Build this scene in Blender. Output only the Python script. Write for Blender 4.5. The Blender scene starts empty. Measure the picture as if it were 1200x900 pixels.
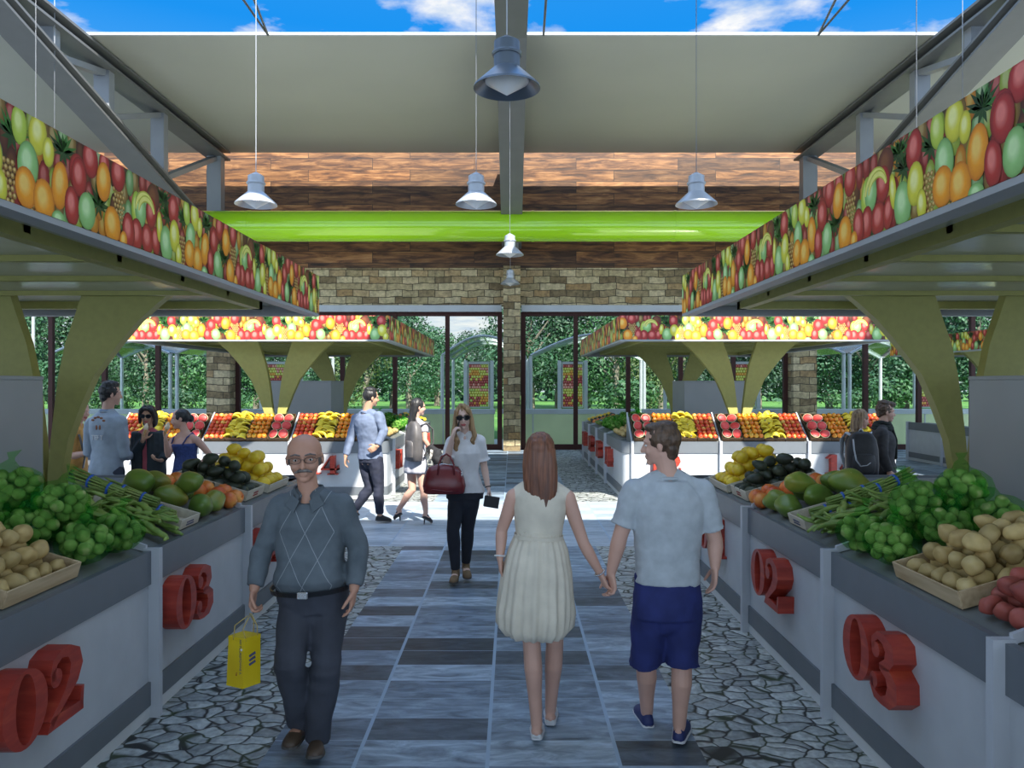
import bpy, bmesh, math, random
import numpy as np
from mathutils import Vector, Matrix, noise
C = bpy.context.scene.collection
PI = math.pi
F = 880.0                       # focal length in pixels of the 1200x900 frame
CX = -0.13                      # middle of the aisle
def P(px, py, Y):               # point of the photograph's pixel at distance Y
    return Vector(((px-600.0)*Y/F, Y, 2.0-(py-450.0)*Y/F))
WLOC = {}
def thing(name, label, cat, loc=(0,0,0), rz=0.0, group=None):
    o = bpy.data.objects.new(name, None); C.objects.link(o)
    o.location = loc; o.rotation_euler = (0,0,rz); o.empty_display_size = .1
    o['label'] = label; o['category'] = cat
    if group: o['group'] = group
    WLOC[o] = Vector(loc)
    return o
def tag(o, label, cat, group=None):
    o['label'] = label; o['category'] = cat
    if group: o['group'] = group
    return o
class MB:
    """collects faces into one mesh"""
    def __init__(s): s.v=[]; s.f=[]; s.m=[]; s.c=[]; s.mi=0; s.col=(1,1,1)
    def add(s, vs, fs):
        b=len(s.v); s.v.extend([tuple(v) for v in vs])
        for f in fs:
            s.f.append(tuple(b+i for i in f)); s.m.append(s.mi); s.c.append(s.col)
    def hexa(s, p):              # p: 4 bottom ccw, 4 top ccw
        s.add(p, [(3,2,1,0),(4,5,6,7),(0,1,5,4),(1,2,6,5),(2,3,7,6),(3,0,4,7)])
    def box(s, x0,x1,y0,y1,z0,z1):
        s.hexa([(x0,y0,z0),(x1,y0,z0),(x1,y1,z0),(x0,y1,z0),(x0,y0,z1),(x1,y0,z1),(x1,y1,z1),(x0,y1,z1)])
    def rbox(s, x0,x1,y0,y1,z0,z1,r=.01):   # box with chamfered vertical and top edges
        r=min(r,(x1-x0)*.45,(y1-y0)*.45,(z1-z0)*.45)
        def ring(i,z): return [(x0+i+0,y0+i+r,z),(x0+i+r,y0+i,z),(x1-i-r,y0+i,z),(x1-i,y0+i+r,z),(x1-i,y1-i-r,z),(x1-i-r,y1-i,z),(x0+i+r,y1-i,z),(x0+i,y1-i-r,z)]
        s.rings([ring(r*.7,z0),ring(0,z0+r),ring(0,z1-r),ring(r*.7,z1)])
    def bar(s, a, b, w, h=None, up=(0,0,1)):  # rectangular bar from a to b
        a=Vector(a); b=Vector(b); h=w if h is None else h
        d=(b-a).normalized(); u=Vector(up)
        if abs(d.dot(u))>.99: u=Vector((0,1,0))
        r=d.cross(u).normalized(); u=r.cross(d)
        r*=w/2; u*=h/2
        s.hexa([a-r-u,a+r-u,b+r-u,b-r-u,a-r+u,a+r+u,b+r+u,b-r+u])
    def rings(s, rs, cap=True, close=True):
        n=len(rs[0]); b=len(s.v)
        for r in rs: s.v.extend([tuple(p) for p in r])
        def q(*i): s.f.append(tuple(b+k for k in i)); s.m.append(s.mi); s.c.append(s.col)
        for i in range(len(rs)-1):
            for j in range(n if close else n-1):
                k=(j+1)%n
                q(i*n+j,i*n+k,(i+1)*n+k,(i+1)*n+j)
        if cap:
            q(*[n-1-j for j in range(n)]); q(*[(len(rs)-1)*n+j for j in range(n)])
    def tube(s, pts, rad, n=8, dome=False, flat=1.0):
        """round tube along points; rad: number or list of numbers / (ru,rv) pairs"""
        pts=[Vector(p) for p in pts]
        if not isinstance(rad,(list,tuple)): rad=[rad]*len(pts)
        rad=[(r,r*flat) if not isinstance(r,(tuple,list)) else r for r in rad]
        T=[]
        for i in range(len(pts)):
            a=pts[max(0,i-1)]; b=pts[min(len(pts)-1,i+1)]
            T.append((b-a).normalized())
        ref=Vector((0,1,0)) if abs(T[0].dot(Vector((0,1,0))))<.9 else Vector((1,0,0))
        u=(ref-T[0]*ref.dot(T[0])).normalized(); R=[]
        for i,p in enumerate(pts):
            u=(u-T[i]*u.dot(T[i])).normalized(); v=T[i].cross(u)
            def rg(c,k): return [c+(u*math.cos(2*PI*j/n)*rad[i][0]+v*math.sin(2*PI*j/n)*rad[i][1])*k for j in range(n)]
            if dome and i==0:
                m=(rad[0][0]+rad[0][1])/2
                for a in (80,55,28): R.append(rg(p-T[0]*m*math.sin(math.radians(a)),math.cos(math.radians(a))))
            R.append(rg(p,1))
            if dome and i==len(pts)-1:
                m=(rad[-1][0]+rad[-1][1])/2
                for a in (28,55,80): R.append(rg(p+T[-1]*m*math.sin(math.radians(a)),math.cos(math.radians(a))))
        s.rings(R)
    def lathe(s, prof, c=(0,0,0), n=16, sx=1, sy=1):
        R=[[(c[0]+r*math.cos(2*PI*j/n)*sx,c[1]+r*math.sin(2*PI*j/n)*sy,c[2]+z) for j in range(n)] for r,z in prof]
        s.rings(R)
    def ell(s, c, r, n=12, m=8, M=None):
        """ellipsoid, centre c, radii r, orientation matrix M (3x3)"""
        c=Vector(c); R=[]
        for i in range(m+1):
            t=-PI/2+PI*i/m; t=max(-1.5,min(1.5,t))
            ring=[]
            for j in range(n):
                a=2*PI*j/n
                p=Vector((r[0]*math.cos(t)*math.cos(a),r[1]*math.cos(t)*math.sin(a),r[2]*math.sin(t)))
                ring.append(c+(M@p if M else p))
            R.append(ring)
        s.rings(R)
    def prism(s, poly, f0, f1):
        """poly: 2-D outline; f0/f1 map (a,b) to 3-D on either side"""
        n=len(poly); s.add([f0(*p) for p in poly]+[f1(*p) for p in poly],
            [tuple(range(n-1,-1,-1)),tuple(range(n,2*n))]+[(i,(i+1)%n,n+(i+1)%n,n+i) for i in range(n)])
    def mesh(s, name, mats, off=Vector((0,0,0)), smooth=False, colors=False):
        me=bpy.data.meshes.new(name)
        me.from_pydata([(v[0]-off[0],v[1]-off[1],v[2]-off[2]) for v in s.v],[],s.f)
        for m in (mats if isinstance(mats,(list,tuple)) else [mats]): me.materials.append(m)
        me.polygons.foreach_set('material_index',s.m)
        if smooth: me.polygons.foreach_set('use_smooth',[True]*len(s.f))
        if colors:
            at=me.color_attributes.new('Col','FLOAT_COLOR','CORNER'); a=[]
            for f,c in zip(s.f,s.c):
                if isinstance(c[0],tuple):
                    for q in c: a.extend((q[0],q[1],q[2],1.0))
                else: a.extend((c[0],c[1],c[2],1.0)*len(f))
            at.data.foreach_set('color',a)
        bm=bmesh.new(); bm.from_mesh(me); bmesh.ops.recalc_face_normals(bm,faces=bm.faces)
        bm.to_mesh(me); bm.free(); me.update()
        return me
    def build(s, name, mats, parent=None, loc=(0,0,0), smooth=False, colors=False, auto=None):
        """ONE mesh object; vertices are given in world space (or in local space of a thing at the origin)"""
        if parent is not None: off=WLOC.get(parent,Vector((0,0,0)))
        else: off=Vector(loc)
        me=s.mesh(name,mats,off,smooth,colors)
        if auto is not None: sharp(me,auto)
        o=bpy.data.objects.new(name,me); C.objects.link(o)
        if parent is not None: o.parent=parent; WLOC[o]=off
        else: o.location=loc; WLOC[o]=off
        return o
def sharp(me, ang=40):
    bm=bmesh.new(); bm.from_mesh(me)
    for f in bm.faces: f.smooth=True
    for e in bm.edges:
        if len(e.link_faces)==2 and e.calc_face_angle(0)>math.radians(ang): e.smooth=False
    bm.to_mesh(me); bm.free()
def struct(mb, name, mats, **k):
    o=mb.build(name,mats,**k); o['kind']='structure'; return o
def copy_tree(o, parent=None):
    c=o.copy(); C.objects.link(c)
    if parent is not None: c.parent=parent
    for ch in KIDS(o): copy_tree(ch,c)
    return c
def KIDS(o): return [x for x in o.children]
def lerp(a,b,t): return a+(b-a)*t
# ---------------------------------------------------------------- materials
def nmat(name):
    m=bpy.data.materials.new(name); m.use_nodes=True
    nt=m.node_tree; b=nt.nodes.get('Principled BSDF'); return m,nt,b
def N(nt,t,**k):
    n=nt.nodes.new(t)
    for a,v in k.items():
        if hasattr(n,a): setattr(n,a,v)
        else: n.inputs[a.replace('_',' ')].default_value=v
    return n
def L(nt,a,b): nt.links.new(a,b)
def c4(c): return (c[0],c[1],c[2],1.0)
def srgb(r,g,b):
    f=lambda x:(x/255/12.92 if x/255<=.04045 else ((x/255+.055)/1.055)**2.4)
    return (f(r),f(g),f(b))
def ramp(nt,fac,stops,interp='LINEAR'):
    r=nt.nodes.new('ShaderNodeValToRGB'); r.color_ramp.interpolation=interp
    e=r.color_ramp.elements
    while len(e)<len(stops): e.new(.5)
    for el,(p,c) in zip(e,stops): el.position=p; el.color=c4(c)
    L(nt,fac,r.inputs['Fac']); return r
def coords(nt,which='Object',scale=(1,1,1),rot=(0,0,0),loc=(0,0,0)):
    t=nt.nodes.new('ShaderNodeTexCoord'); m=nt.nodes.new('ShaderNodeMapping')
    m.inputs['Scale'].default_value=scale; m.inputs['Rotation'].default_value=rot; m.inputs['Location'].default_value=loc
    L(nt,t.outputs[which],m.inputs['Vector']); return m.outputs['Vector']
def bump(nt,b,h,s=.3,d=.01):
    n=nt.nodes.new('ShaderNodeBump'); n.inputs['Strength'].default_value=s; n.inputs['Distance'].default_value=d
    L(nt,h,n.inputs['Height']); L(nt,n.outputs['Normal'],b.inputs['Normal']); return n
def paint(name,c,rough=.5,var=.06,scale=6.0,metal=0.0,bmp=0.0,rnd=0.0,coat=0.0,fine=None,sss=0.0):
    """paint / plastic / skin / fruit: a colour with a soft procedural variation"""
    m,nt,b=nmat(name)
    v=coords(nt,'Object')
    n=N(nt,'ShaderNodeTexNoise',Scale=scale,Detail=4.0); L(nt,v,n.inputs['Vector'])
    c0=tuple(max(0,x*(1-var)) for x in c); c1=tuple(min(1,x*(1+var)) for x in c)
    r=ramp(nt,n.outputs['Fac'],[(.3,c0),(.7,c1)]); out=r.outputs['Color']
    if rnd:
        oi=nt.nodes.new('ShaderNodeObjectInfo'); h=nt.nodes.new('ShaderNodeHueSaturation')
        mm=N(nt,'ShaderNodeMapRange'); mm.inputs['To Min'].default_value=1-rnd; mm.inputs['To Max'].default_value=1+rnd
        L(nt,oi.outputs['Random'],mm.inputs['Value']); L(nt,mm.outputs['Result'],h.inputs['Value'])
        L(nt,out,h.inputs['Color']); out=h.outputs['Color']
    L(nt,out,b.inputs['Base Color']); b.inputs['Roughness'].default_value=rough; b.inputs['Metallic'].default_value=metal
    if coat: b.inputs['Coat Weight'].default_value=coat; b.inputs['Coat Roughness'].default_value=.1
    if sss:
        b.inputs['Subsurface Weight'].default_value=sss; b.inputs['Subsurface Radius'].default_value=(.02,.008,.005); b.inputs['Subsurface Scale'].default_value=.5
    if bmp:
        f=N(nt,'ShaderNodeTexNoise',Scale=fine or scale*8,Detail=3.0); L(nt,v,f.inputs['Vector'])
        bump(nt,b,f.outputs['Fac'],bmp,.004)
    return m
def two_tone(name,stops,scale=5.0,rough=.4,stretch=(1,1,1),bmp=0,rnd=.0,detail=3.0,which='Object'):
    m,nt,b=nmat(name); v=coords(nt,which,stretch)
    oi=nt.nodes.new('ShaderNodeObjectInfo')
    n=N(nt,'ShaderNodeTexNoise',Scale=scale,Detail=detail); n.noise_dimensions='4D'; L(nt,v,n.inputs['Vector'])
    mu=N(nt,'ShaderNodeMath',operation='MULTIPLY'); mu.inputs[1].default_value=37.0; L(nt,oi.outputs['Random'],mu.inputs[0]); L(nt,mu.outputs[0],n.inputs['W'])
    r=ramp(nt,n.outputs['Fac'],stops); out=r.outputs['Color']
    if rnd:
        h=nt.nodes.new('ShaderNodeHueSaturation'); mm=N(nt,'ShaderNodeMapRange'); mm.inputs['To Min'].default_value=1-rnd; mm.inputs['To Max'].default_value=1+rnd
        L(nt,oi.outputs['Random'],mm.inputs['Value']); L(nt,mm.outputs['Result'],h.inputs['Value']); L(nt,out,h.inputs['Color']); out=h.outputs['Color']
    L(nt,out,b.inputs['Base Color']); b.inputs['Roughness'].default_value=rough
    if bmp: bump(nt,b,n.outputs['Fac'],bmp,.01)
    return m
def attr_mat(name,rough=.6,which='Col'):
    m,nt,b=nmat(name); a=nt.nodes.new('ShaderNodeVertexColor'); a.layer_name=which
    n=N(nt,'ShaderNodeTexNoise',Scale=30.0,Detail=2.0); v=coords(nt); L(nt,v,n.inputs['Vector'])
    h=nt.nodes.new('ShaderNodeHueSaturation'); mm=N(nt,'ShaderNodeMapRange'); mm.inputs['To Min'].default_value=.9; mm.inputs['To Max'].default_value=1.1
    L(nt,n.outputs['Fac'],mm.inputs['Value']); L(nt,mm.outputs['Result'],h.inputs['Value']); L(nt,a.outputs['Color'],h.inputs['Color'])
    L(nt,h.outputs['Color'],b.inputs['Base Color']); b.inputs['Roughness'].default_value=rough
    return m
def glass_mat(name,tint=(.9,.95,.93),refl=.12,rough=.02):
    m=bpy.data.materials.new(name); m.use_nodes=True; nt=m.node_tree; nt.nodes.clear()
    o=nt.nodes.new('ShaderNodeOutputMaterial'); t=N(nt,'ShaderNodeBsdfTransparent'); t.inputs['Color'].default_value=c4(tint)
    g=N(nt,'ShaderNodeBsdfGlossy'); g.inputs['Roughness'].default_value=rough
    lw=N(nt,'ShaderNodeLayerWeight'); lw.inputs['Blend'].default_value=refl
    mx=nt.nodes.new('ShaderNodeMixShader'); L(nt,lw.outputs['Fresnel'],mx.inputs['Fac']); L(nt,t.outputs[0],mx.inputs[1]); L(nt,g.outputs[0],mx.inputs[2]); L(nt,mx.outputs[0],o.inputs['Surface'])
    return m
# ---------------------------------------------------------------- materials of the building
def m_wood():
    m,nt,b=nmat('wood_planks'); v=coords(nt,'Object')
    sx=nt.nodes.new('ShaderNodeSeparateXYZ'); L(nt,v,sx.inputs[0]); cb=nt.nodes.new('ShaderNodeCombineXYZ')
    L(nt,sx.outputs['X'],cb.inputs['X']); L(nt,sx.outputs['Z'],cb.inputs['Y'])
    br=N(nt,'ShaderNodeTexBrick'); br.offset=.37; br.inputs['Scale'].default_value=1.0
    for k,x in (('Brick Width',3.1),('Row Height',.355),('Mortar Size',.008),('Bias',-.05)): br.inputs[k].default_value=x
    br.inputs['Color1'].default_value=(.0,.0,.0,1); br.inputs['Color2'].default_value=(1,1,1,1); br.inputs['Mortar'].default_value=(.0,.0,.0,1)
    L(nt,cb.outputs[0],br.inputs['Vector'])
    ad=N(nt,'ShaderNodeVectorMath',operation='MULTIPLY_ADD'); ad.inputs[1].default_value=(7,3,9); L(nt,br.outputs['Color'],ad.inputs[0])
    mp=N(nt,'ShaderNodeMapping'); mp.inputs['Scale'].default_value=(.8,1,6.0); L(nt,v,mp.inputs['Vector']); L(nt,mp.outputs[0],ad.inputs[2])
    n=N(nt,'ShaderNodeTexNoise',Scale=1.4,Detail=7.0,Roughness=.62,Distortion=.6); L(nt,ad.outputs[0],n.inputs['Vector'])
    r=ramp(nt,n.outputs['Fac'],[(.30,(.022,.009,.004)),(.44,(.11,.046,.016)),(.57,(.26,.125,.045)),(.75,(.46,.26,.11))])
    mx=N(nt,'ShaderNodeMix',data_type='RGBA',blend_type='MULTIPLY'); mx.inputs['Factor'].default_value=1
    t=ramp(nt,br.outputs['Color'],[(0,(.45,.42,.40)),(1,(1.25,1.15,1.05))]); L(nt,r.outputs[0],mx.inputs['A']); L(nt,t.outputs[0],mx.inputs['B'])
    m2=N(nt,'ShaderNodeMix',data_type='RGBA'); L(nt,br.outputs['Fac'],m2.inputs['Factor']); L(nt,mx.outputs['Result'],m2.inputs['A']); m2.inputs['B'].default_value=(.02,.01,.006,1)
    L(nt,m2.outputs['Result'],b.inputs['Base Color']); b.inputs['Roughness'].default_value=.55; bump(nt,b,n.outputs['Fac'],.3,.02); return m
def m_stone():
    m,nt,b=nmat('stone_masonry'); v=coords(nt,'Object')
    sx=nt.nodes.new('ShaderNodeSeparateXYZ'); L(nt,v,sx.inputs[0]); cb=nt.nodes.new('ShaderNodeCombineXYZ')
    dn=N(nt,'ShaderNodeTexNoise',Scale=2.3,Detail=2.0); L(nt,v,dn.inputs['Vector'])
    a=N(nt,'ShaderNodeMath',operation='MULTIPLY_ADD'); a.inputs[1].default_value=.13; L(nt,dn.outputs['Fac'],a.inputs[0])
    sm=N(nt,'ShaderNodeMath',operation='ADD'); L(nt,sx.outputs['X'],sm.inputs[0]); L(nt,sx.outputs['Y'],sm.inputs[1])
    L(nt,sx.outputs['Z'],a.inputs[2]); L(nt,sm.outputs[0],cb.inputs['X']); L(nt,a.outputs[0],cb.inputs['Y'])
    br=N(nt,'ShaderNodeTexBrick'); br.offset=.43; br.offset_frequency=2; br.squash=1.55; br.squash_frequency=3
    for k,x in (('Scale',1.0),('Brick Width',.5),('Row Height',.205),('Mortar Size',.011),('Mortar Smooth',.3),('Bias',0.0)): br.inputs[k].default_value=x
    br.inputs['Color1'].default_value=(0,0,0,1); br.inputs['Color2'].default_value=(1,1,1,1); L(nt,cb.outputs[0],br.inputs['Vector'])
    t=ramp(nt,br.outputs['Color'],[(0,(.20,.15,.085)),(.35,(.42,.35,.21)),(.7,(.58,.50,.33)),(1,(.36,.235,.11))])
    n=N(nt,'ShaderNodeTexNoise',Scale=7.0,Detail=8.0,Roughness=.7); L(nt,v,n.inputs['Vector'])
    g=ramp(nt,n.outputs['Fac'],[(.3,(.45,.45,.45)),(.7,(1.35,1.3,1.2))])
    mx=N(nt,'ShaderNodeMix',data_type='RGBA',blend_type='MULTIPLY'); mx.inputs['Factor'].default_value=1; L(nt,t.outputs[0],mx.inputs['A']); L(nt,g.outputs[0],mx.inputs['B'])
    m2=N(nt,'ShaderNodeMix',data_type='RGBA'); L(nt,br.outputs['Fac'],m2.inputs['Factor']); L(nt,mx.outputs['Result'],m2.inputs['A']); m2.inputs['B'].default_value=(.06,.05,.035,1)
    L(nt,m2.outputs['Result'],b.inputs['Base Color']); b.inputs['Roughness'].default_value=.9
    h=N(nt,'ShaderNodeMath',operation='SUBTRACT'); L(nt,n.outputs['Fac'],h.inputs[0]); L(nt,br.outputs['Fac'],h.inputs[1]); bump(nt,b,h.outputs[0],.7,.04); return m
def m_cobble():
    m,nt,b=nmat('cobblestones'); v=coords(nt,'Object')
    dn=N(nt,'ShaderNodeTexNoise',Scale=6.0,Detail=2.0); L(nt,v,dn.inputs['Vector'])
    ad=N(nt,'ShaderNodeVectorMath',operation='MULTIPLY_ADD'); ad.inputs[1].default_value=(.10,.10,0); L(nt,dn.outputs['Color'],ad.inputs[0]); L(nt,v,ad.inputs[2])
    mp=N(nt,'ShaderNodeMapping'); mp.inputs['Scale'].default_value=(6.8,9.6,0); mp.inputs['Rotation'].default_value=(0,0,.12); L(nt,ad.outputs[0],mp.inputs['Vector'])
    vo=N(nt,'ShaderNodeTexVoronoi',feature='DISTANCE_TO_EDGE'); vo.inputs['Scale'].default_value=1.0; vo.inputs['Randomness'].default_value=.82; L(nt,mp.outputs[0],vo.inputs['Vector'])
    vc=N(nt,'ShaderNodeTexVoronoi',feature='F1'); vc.inputs['Scale'].default_value=1.0; vc.inputs['Randomness'].default_value=.82; L(nt,mp.outputs[0],vc.inputs['Vector'])
    sp=nt.nodes.new('ShaderNodeSeparateColor'); L(nt,vc.outputs['Color'],sp.inputs[0])
    t=ramp(nt,sp.outputs[0],[(0,(.27,.29,.285)),(.5,(.38,.40,.385)),(1,(.50,.525,.50))])
    n=N(nt,'ShaderNodeTexNoise',Scale=26.0,Detail=5.0); L(nt,v,n.inputs['Vector']); g=ramp(nt,n.outputs['Fac'],[(.3,(.65,.65,.65)),(.7,(1.2,1.2,1.2))])
    mx=N(nt,'ShaderNodeMix',data_type='RGBA',blend_type='MULTIPLY'); mx.inputs['Factor'].default_value=1; L(nt,t.outputs[0],mx.inputs['A']); L(nt,g.outputs[0],mx.inputs['B'])
    ed=ramp(nt,vo.outputs['Distance'],[(.02,(0,0,0)),(.075,(1,1,1))])
    gr=ramp(nt,dn.outputs['Fac'],[(.45,(.018,.018,.016)),(.68,(.03,.05,.012))])
    m2=N(nt,'ShaderNodeMix',data_type='RGBA'); L(nt,ed.outputs[0],m2.inputs['Factor']); L(nt,gr.outputs[0],m2.inputs['A']); L(nt,mx.outputs['Result'],m2.inputs['B'])
    L(nt,m2.outputs['Result'],b.inputs['Base Color']); b.inputs['Roughness'].default_value=.6
    hh=ramp(nt,vo.outputs['Distance'],[(.03,(0,0,0)),(.30,(1,1,1))]); bump(nt,b,hh.outputs[0],.55,.03); return m
def m_tiles(light=False):
    m,nt,b=nmat('pale_slate_tiles' if light else 'slate_tiles'); v=coords(nt,'Object')
    TW,TL=.698,.2835
    sx=nt.nodes.new('ShaderNodeSeparateXYZ'); L(nt,v,sx.inputs[0])
    def axis(out,off,size,line):
        a=N(nt,'ShaderNodeMath',operation='SUBTRACT'); a.inputs[1].default_value=off; L(nt,out,a.inputs[0])
        d=N(nt,'ShaderNodeMath',operation='DIVIDE'); d.inputs[1].default_value=size; L(nt,a.outputs[0],d.inputs[0])
        f=N(nt,'ShaderNodeMath',operation='FLOOR'); L(nt,d.outputs[0],f.inputs[0])
        fr=N(nt,'ShaderNodeMath',operation='FRACT'); L(nt,d.outputs[0],fr.inputs[0])
        pp=N(nt,'ShaderNodeMath',operation='PINGPONG'); pp.inputs[1].default_value=.5; L(nt,fr.outputs[0],pp.inputs[0])
        ls=N(nt,'ShaderNodeMath',operation='LESS_THAN'); ls.inputs[1].default_value=line/size; L(nt,pp.outputs[0],ls.inputs[0])
        return f.outputs[0],ls.outputs[0]
    fx,lx=axis(sx.outputs['X'],-.828,TW,.011); fy,ly=axis(sx.outputs['Y'],3.93,TL,.0035)
    cb=nt.nodes.new('ShaderNodeCombineXYZ'); L(nt,fx,cb.inputs['X']); L(nt,fy,cb.inputs['Y'])
    wn=N(nt,'ShaderNodeTexWhiteNoise',noise_dimensions='2D'); L(nt,cb.outputs[0],wn.inputs['Vector'])
    ad=N(nt,'ShaderNodeVectorMath',operation='MULTIPLY_ADD'); ad.inputs[1].default_value=(31,17,5); L(nt,wn.outputs['Color'],ad.inputs[0])
    mp=N(nt,'ShaderNodeMapping'); mp.inputs['Scale'].default_value=(2.2,7.0,1); L(nt,v,mp.inputs['Vector']); L(nt,mp.outputs[0],ad.inputs[2])
    n=N(nt,'ShaderNodeTexNoise',Scale=1.6,Detail=7.0,Roughness=.65,Distortion=.8); L(nt,ad.outputs[0],n.inputs['Vector'])
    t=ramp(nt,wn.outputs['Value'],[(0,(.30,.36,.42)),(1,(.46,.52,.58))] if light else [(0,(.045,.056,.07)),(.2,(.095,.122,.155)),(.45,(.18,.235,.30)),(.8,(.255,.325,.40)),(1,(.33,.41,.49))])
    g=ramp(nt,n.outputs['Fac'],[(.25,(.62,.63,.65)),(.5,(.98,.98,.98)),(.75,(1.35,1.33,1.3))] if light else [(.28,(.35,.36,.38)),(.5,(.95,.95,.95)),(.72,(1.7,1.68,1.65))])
    mx=N(nt,'ShaderNodeMix',data_type='RGBA',blend_type='MULTIPLY'); mx.inputs['Factor'].default_value=1; L(nt,t.outputs[0],mx.inputs['A']); L(nt,g.outputs[0],mx.inputs['B'])
    m1=N(nt,'ShaderNodeMix',data_type='RGBA'); L(nt,ly,m1.inputs['Factor']); L(nt,mx.outputs['Result'],m1.inputs['A']); m1.inputs['B'].default_value=(.30,.38,.47,1)
    m2=N(nt,'ShaderNodeMix',data_type='RGBA'); L(nt,lx,m2.inputs['Factor']); L(nt,m1.outputs['Result'],m2.inputs['A']); m2.inputs['B'].default_value=(.31,.41,.52,1)
    L(nt,m2.outputs['Result'],b.inputs['Base Color']); b.inputs['Roughness'].default_value=.48; b.inputs['Specular IOR Level'].default_value=.35
    bump(nt,b,n.outputs['Fac'],.15,.01); return m
M={}
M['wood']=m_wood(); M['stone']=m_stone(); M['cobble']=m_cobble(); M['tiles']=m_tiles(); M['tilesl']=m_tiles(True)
M['soffit']=paint('soffit_plaster',(.40,.405,.365),.8,.05,.35)
M['steel']=paint('painted_steel',(.25,.265,.28),.45,.04,3)
M['chord']=paint('shade_toned_steel_chord',(.15,.155,.155),.5,.05,3)  # truss steel toned darker, underside shade put into the chord colour
M['lintel']=paint('lintel_metal',(.48,.51,.55),.4,.04,3)
M['frame']=paint('oxblood_frame',(.045,.009,.006),.7,.1,5)
M['glass']=glass_mat('window_glass',(.93,.96,.95),.06)
M['shelterglass']=glass_mat('shelter_glass',(.80,.88,.86),.25,.08)
M['green']=paint('green_duct',(.34,.66,.015),.16,.05,.6,coat=.8)
M['darkfloor']=paint('dark_floor',(.10,.105,.115),.7,.2,4,bmp=.1)
M['graypaint']=paint('dark_gray_paint',(.135,.15,.165),.42,.06,4)
M['white']=paint('counter_white',(.46,.48,.50),.5,.05,5,bmp=.12,fine=40)
M['post']=paint('post_white',(.47,.49,.52),.45,.04,4)
M['plinth']=paint('plinth_white',(.58,.60,.60),.6,.06,4)
M['red']=two_tone('red_numeral',[(.3,(.27,.028,.018)),(.55,(.38,.042,.024)),(.7,(.47,.07,.035))],3,.4,(2,2,9),.05)
M['olive']=paint('olive_paint',(.38,.36,.10),.55,.06,14,bmp=.1,fine=160)
M['under']=paint('canopy_soffit',(.60,.61,.50),.2,.08,1.5)
M['rim']=paint('canopy_rim',(.36,.37,.38),.5,.05,4)
M['banner']=attr_mat('fruit_print',.45)
M['boxgray']=paint('cold_cabinet_gray',(.42,.44,.45),.55,.10,.8)
M['tray']=paint('display_tray',(.16,.17,.16),.6,.1,6)
M['lampgray']=paint('lamp_enamel',(.42,.45,.50),.32,.05,6,metal=.25)
M['lampgray_shaded']=paint('lamp_enamel_shaded',(.12,.15,.19),.3,.05,6,metal=.4)  # darker lamp enamel: shade on the big near lamp put into its colour
M['diff']=paint('lamp_diffuser',(.80,.80,.80),.4,.03,6)
M['cable']=paint('steel_cable',(.40,.42,.45),.4,.05,9,metal=.3)
M['rod']=paint('dark_rod',(.10,.11,.12),.5,.05,9)
# ---------------------------------------------------------------- floor
WY=22.86
def slab(name,x0,x1,y0,y1,z0,z1,m):
    b=MB(); b.box(x0,x1,y0,y1,z0,z1); return struct(b,name,m)
slab('floor',-19,19,-4,WY+.1,-.2,-.012,M['darkfloor'])
slab('floor_tiles',-1.33,1.03,-2,9.26,-.012,0,M['tiles'])
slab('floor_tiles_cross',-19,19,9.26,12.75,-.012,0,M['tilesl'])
slab('floor_tiles_rear',-1.33,1.03,12.75,WY,-.012,0,M['tiles'])
slab('floor_cobbles_left',-2.25,-1.33,-2,9.26,-.012,0,M['cobble']); slab('floor_cobbles_right',1.03,2.0,-2,9.26,-.012,0,M['cobble'])
slab('floor_cobbles_rear_left',-2.25,-1.33,12.75,WY,-.012,0,M['cobble']); slab('floor_cobbles_rear_right',1.03,2.0,12.75,WY,-.012,0,M['cobble'])
slab('floor_tiles_side',7.2,19,12.75,WY,-.012,0,M['tiles'])
# ---------------------------------------------------------------- back wall
BAYS=[(-19,-9.12),(-8.42,-.32),(.29,8.4),(9.1,19)]
slab('wall_back',-19,19,WY,WY+.35,5.53,10.4,M['wood'])
slab('wall_back_stone',-19,19,WY-.02,WY+.35,4.39,5.53,M['stone'])
for n,(a,b_) in enumerate([(-9.12,-8.42),(-.32,.29),(8.4,9.1)]):
    slab('column_stone_%s'%('left','centre','right')[n],a+(.06 if n==1 else 0),b_-(.04 if n==1 else 0),WY-.45,WY+.35,0,4.39 if n!=1 else 5.53,M['stone'])
for n,(a,b_) in enumerate(BAYS):
    lb=MB(); lb.box(a,b_,WY-.12,WY+.3,4.19,4.388); struct(lb,'trim_%d'%(n+1),M['lintel'])
    w=bpy.data.objects.new('window_%d'%(n+1),None); C.objects.link(w); w['kind']='structure'; WLOC[w]=Vector((0,0,0))
    k=max(3,round((b_-a)/1.62)); fr=MB(); y0,y1=WY+.02,WY+.12
    fr.box(a,b_,y0,y1,4.07,4.19); fr.box(a,b_,y0,y1,0,.16)
    for i in range(k+1):
        x=lerp(a+.05,b_-.05,i/k); hw=.065 if 0<i<k else .075
        fr.box(x-hw,x+hw,y0-.02,y1+.02,0,4.19)
    fr.build('frame',M['frame'],w)
    for i in range(k):
        g=MB(); x0,x1=lerp(a+.05,b_-.05,i/k),lerp(a+.05,b_-.05,(i+1)/k)
        g.box(x0,x1,y0+.045,y0+.055,.1,4.1); g.build('glass_pane',M['glass'],w)
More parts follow.
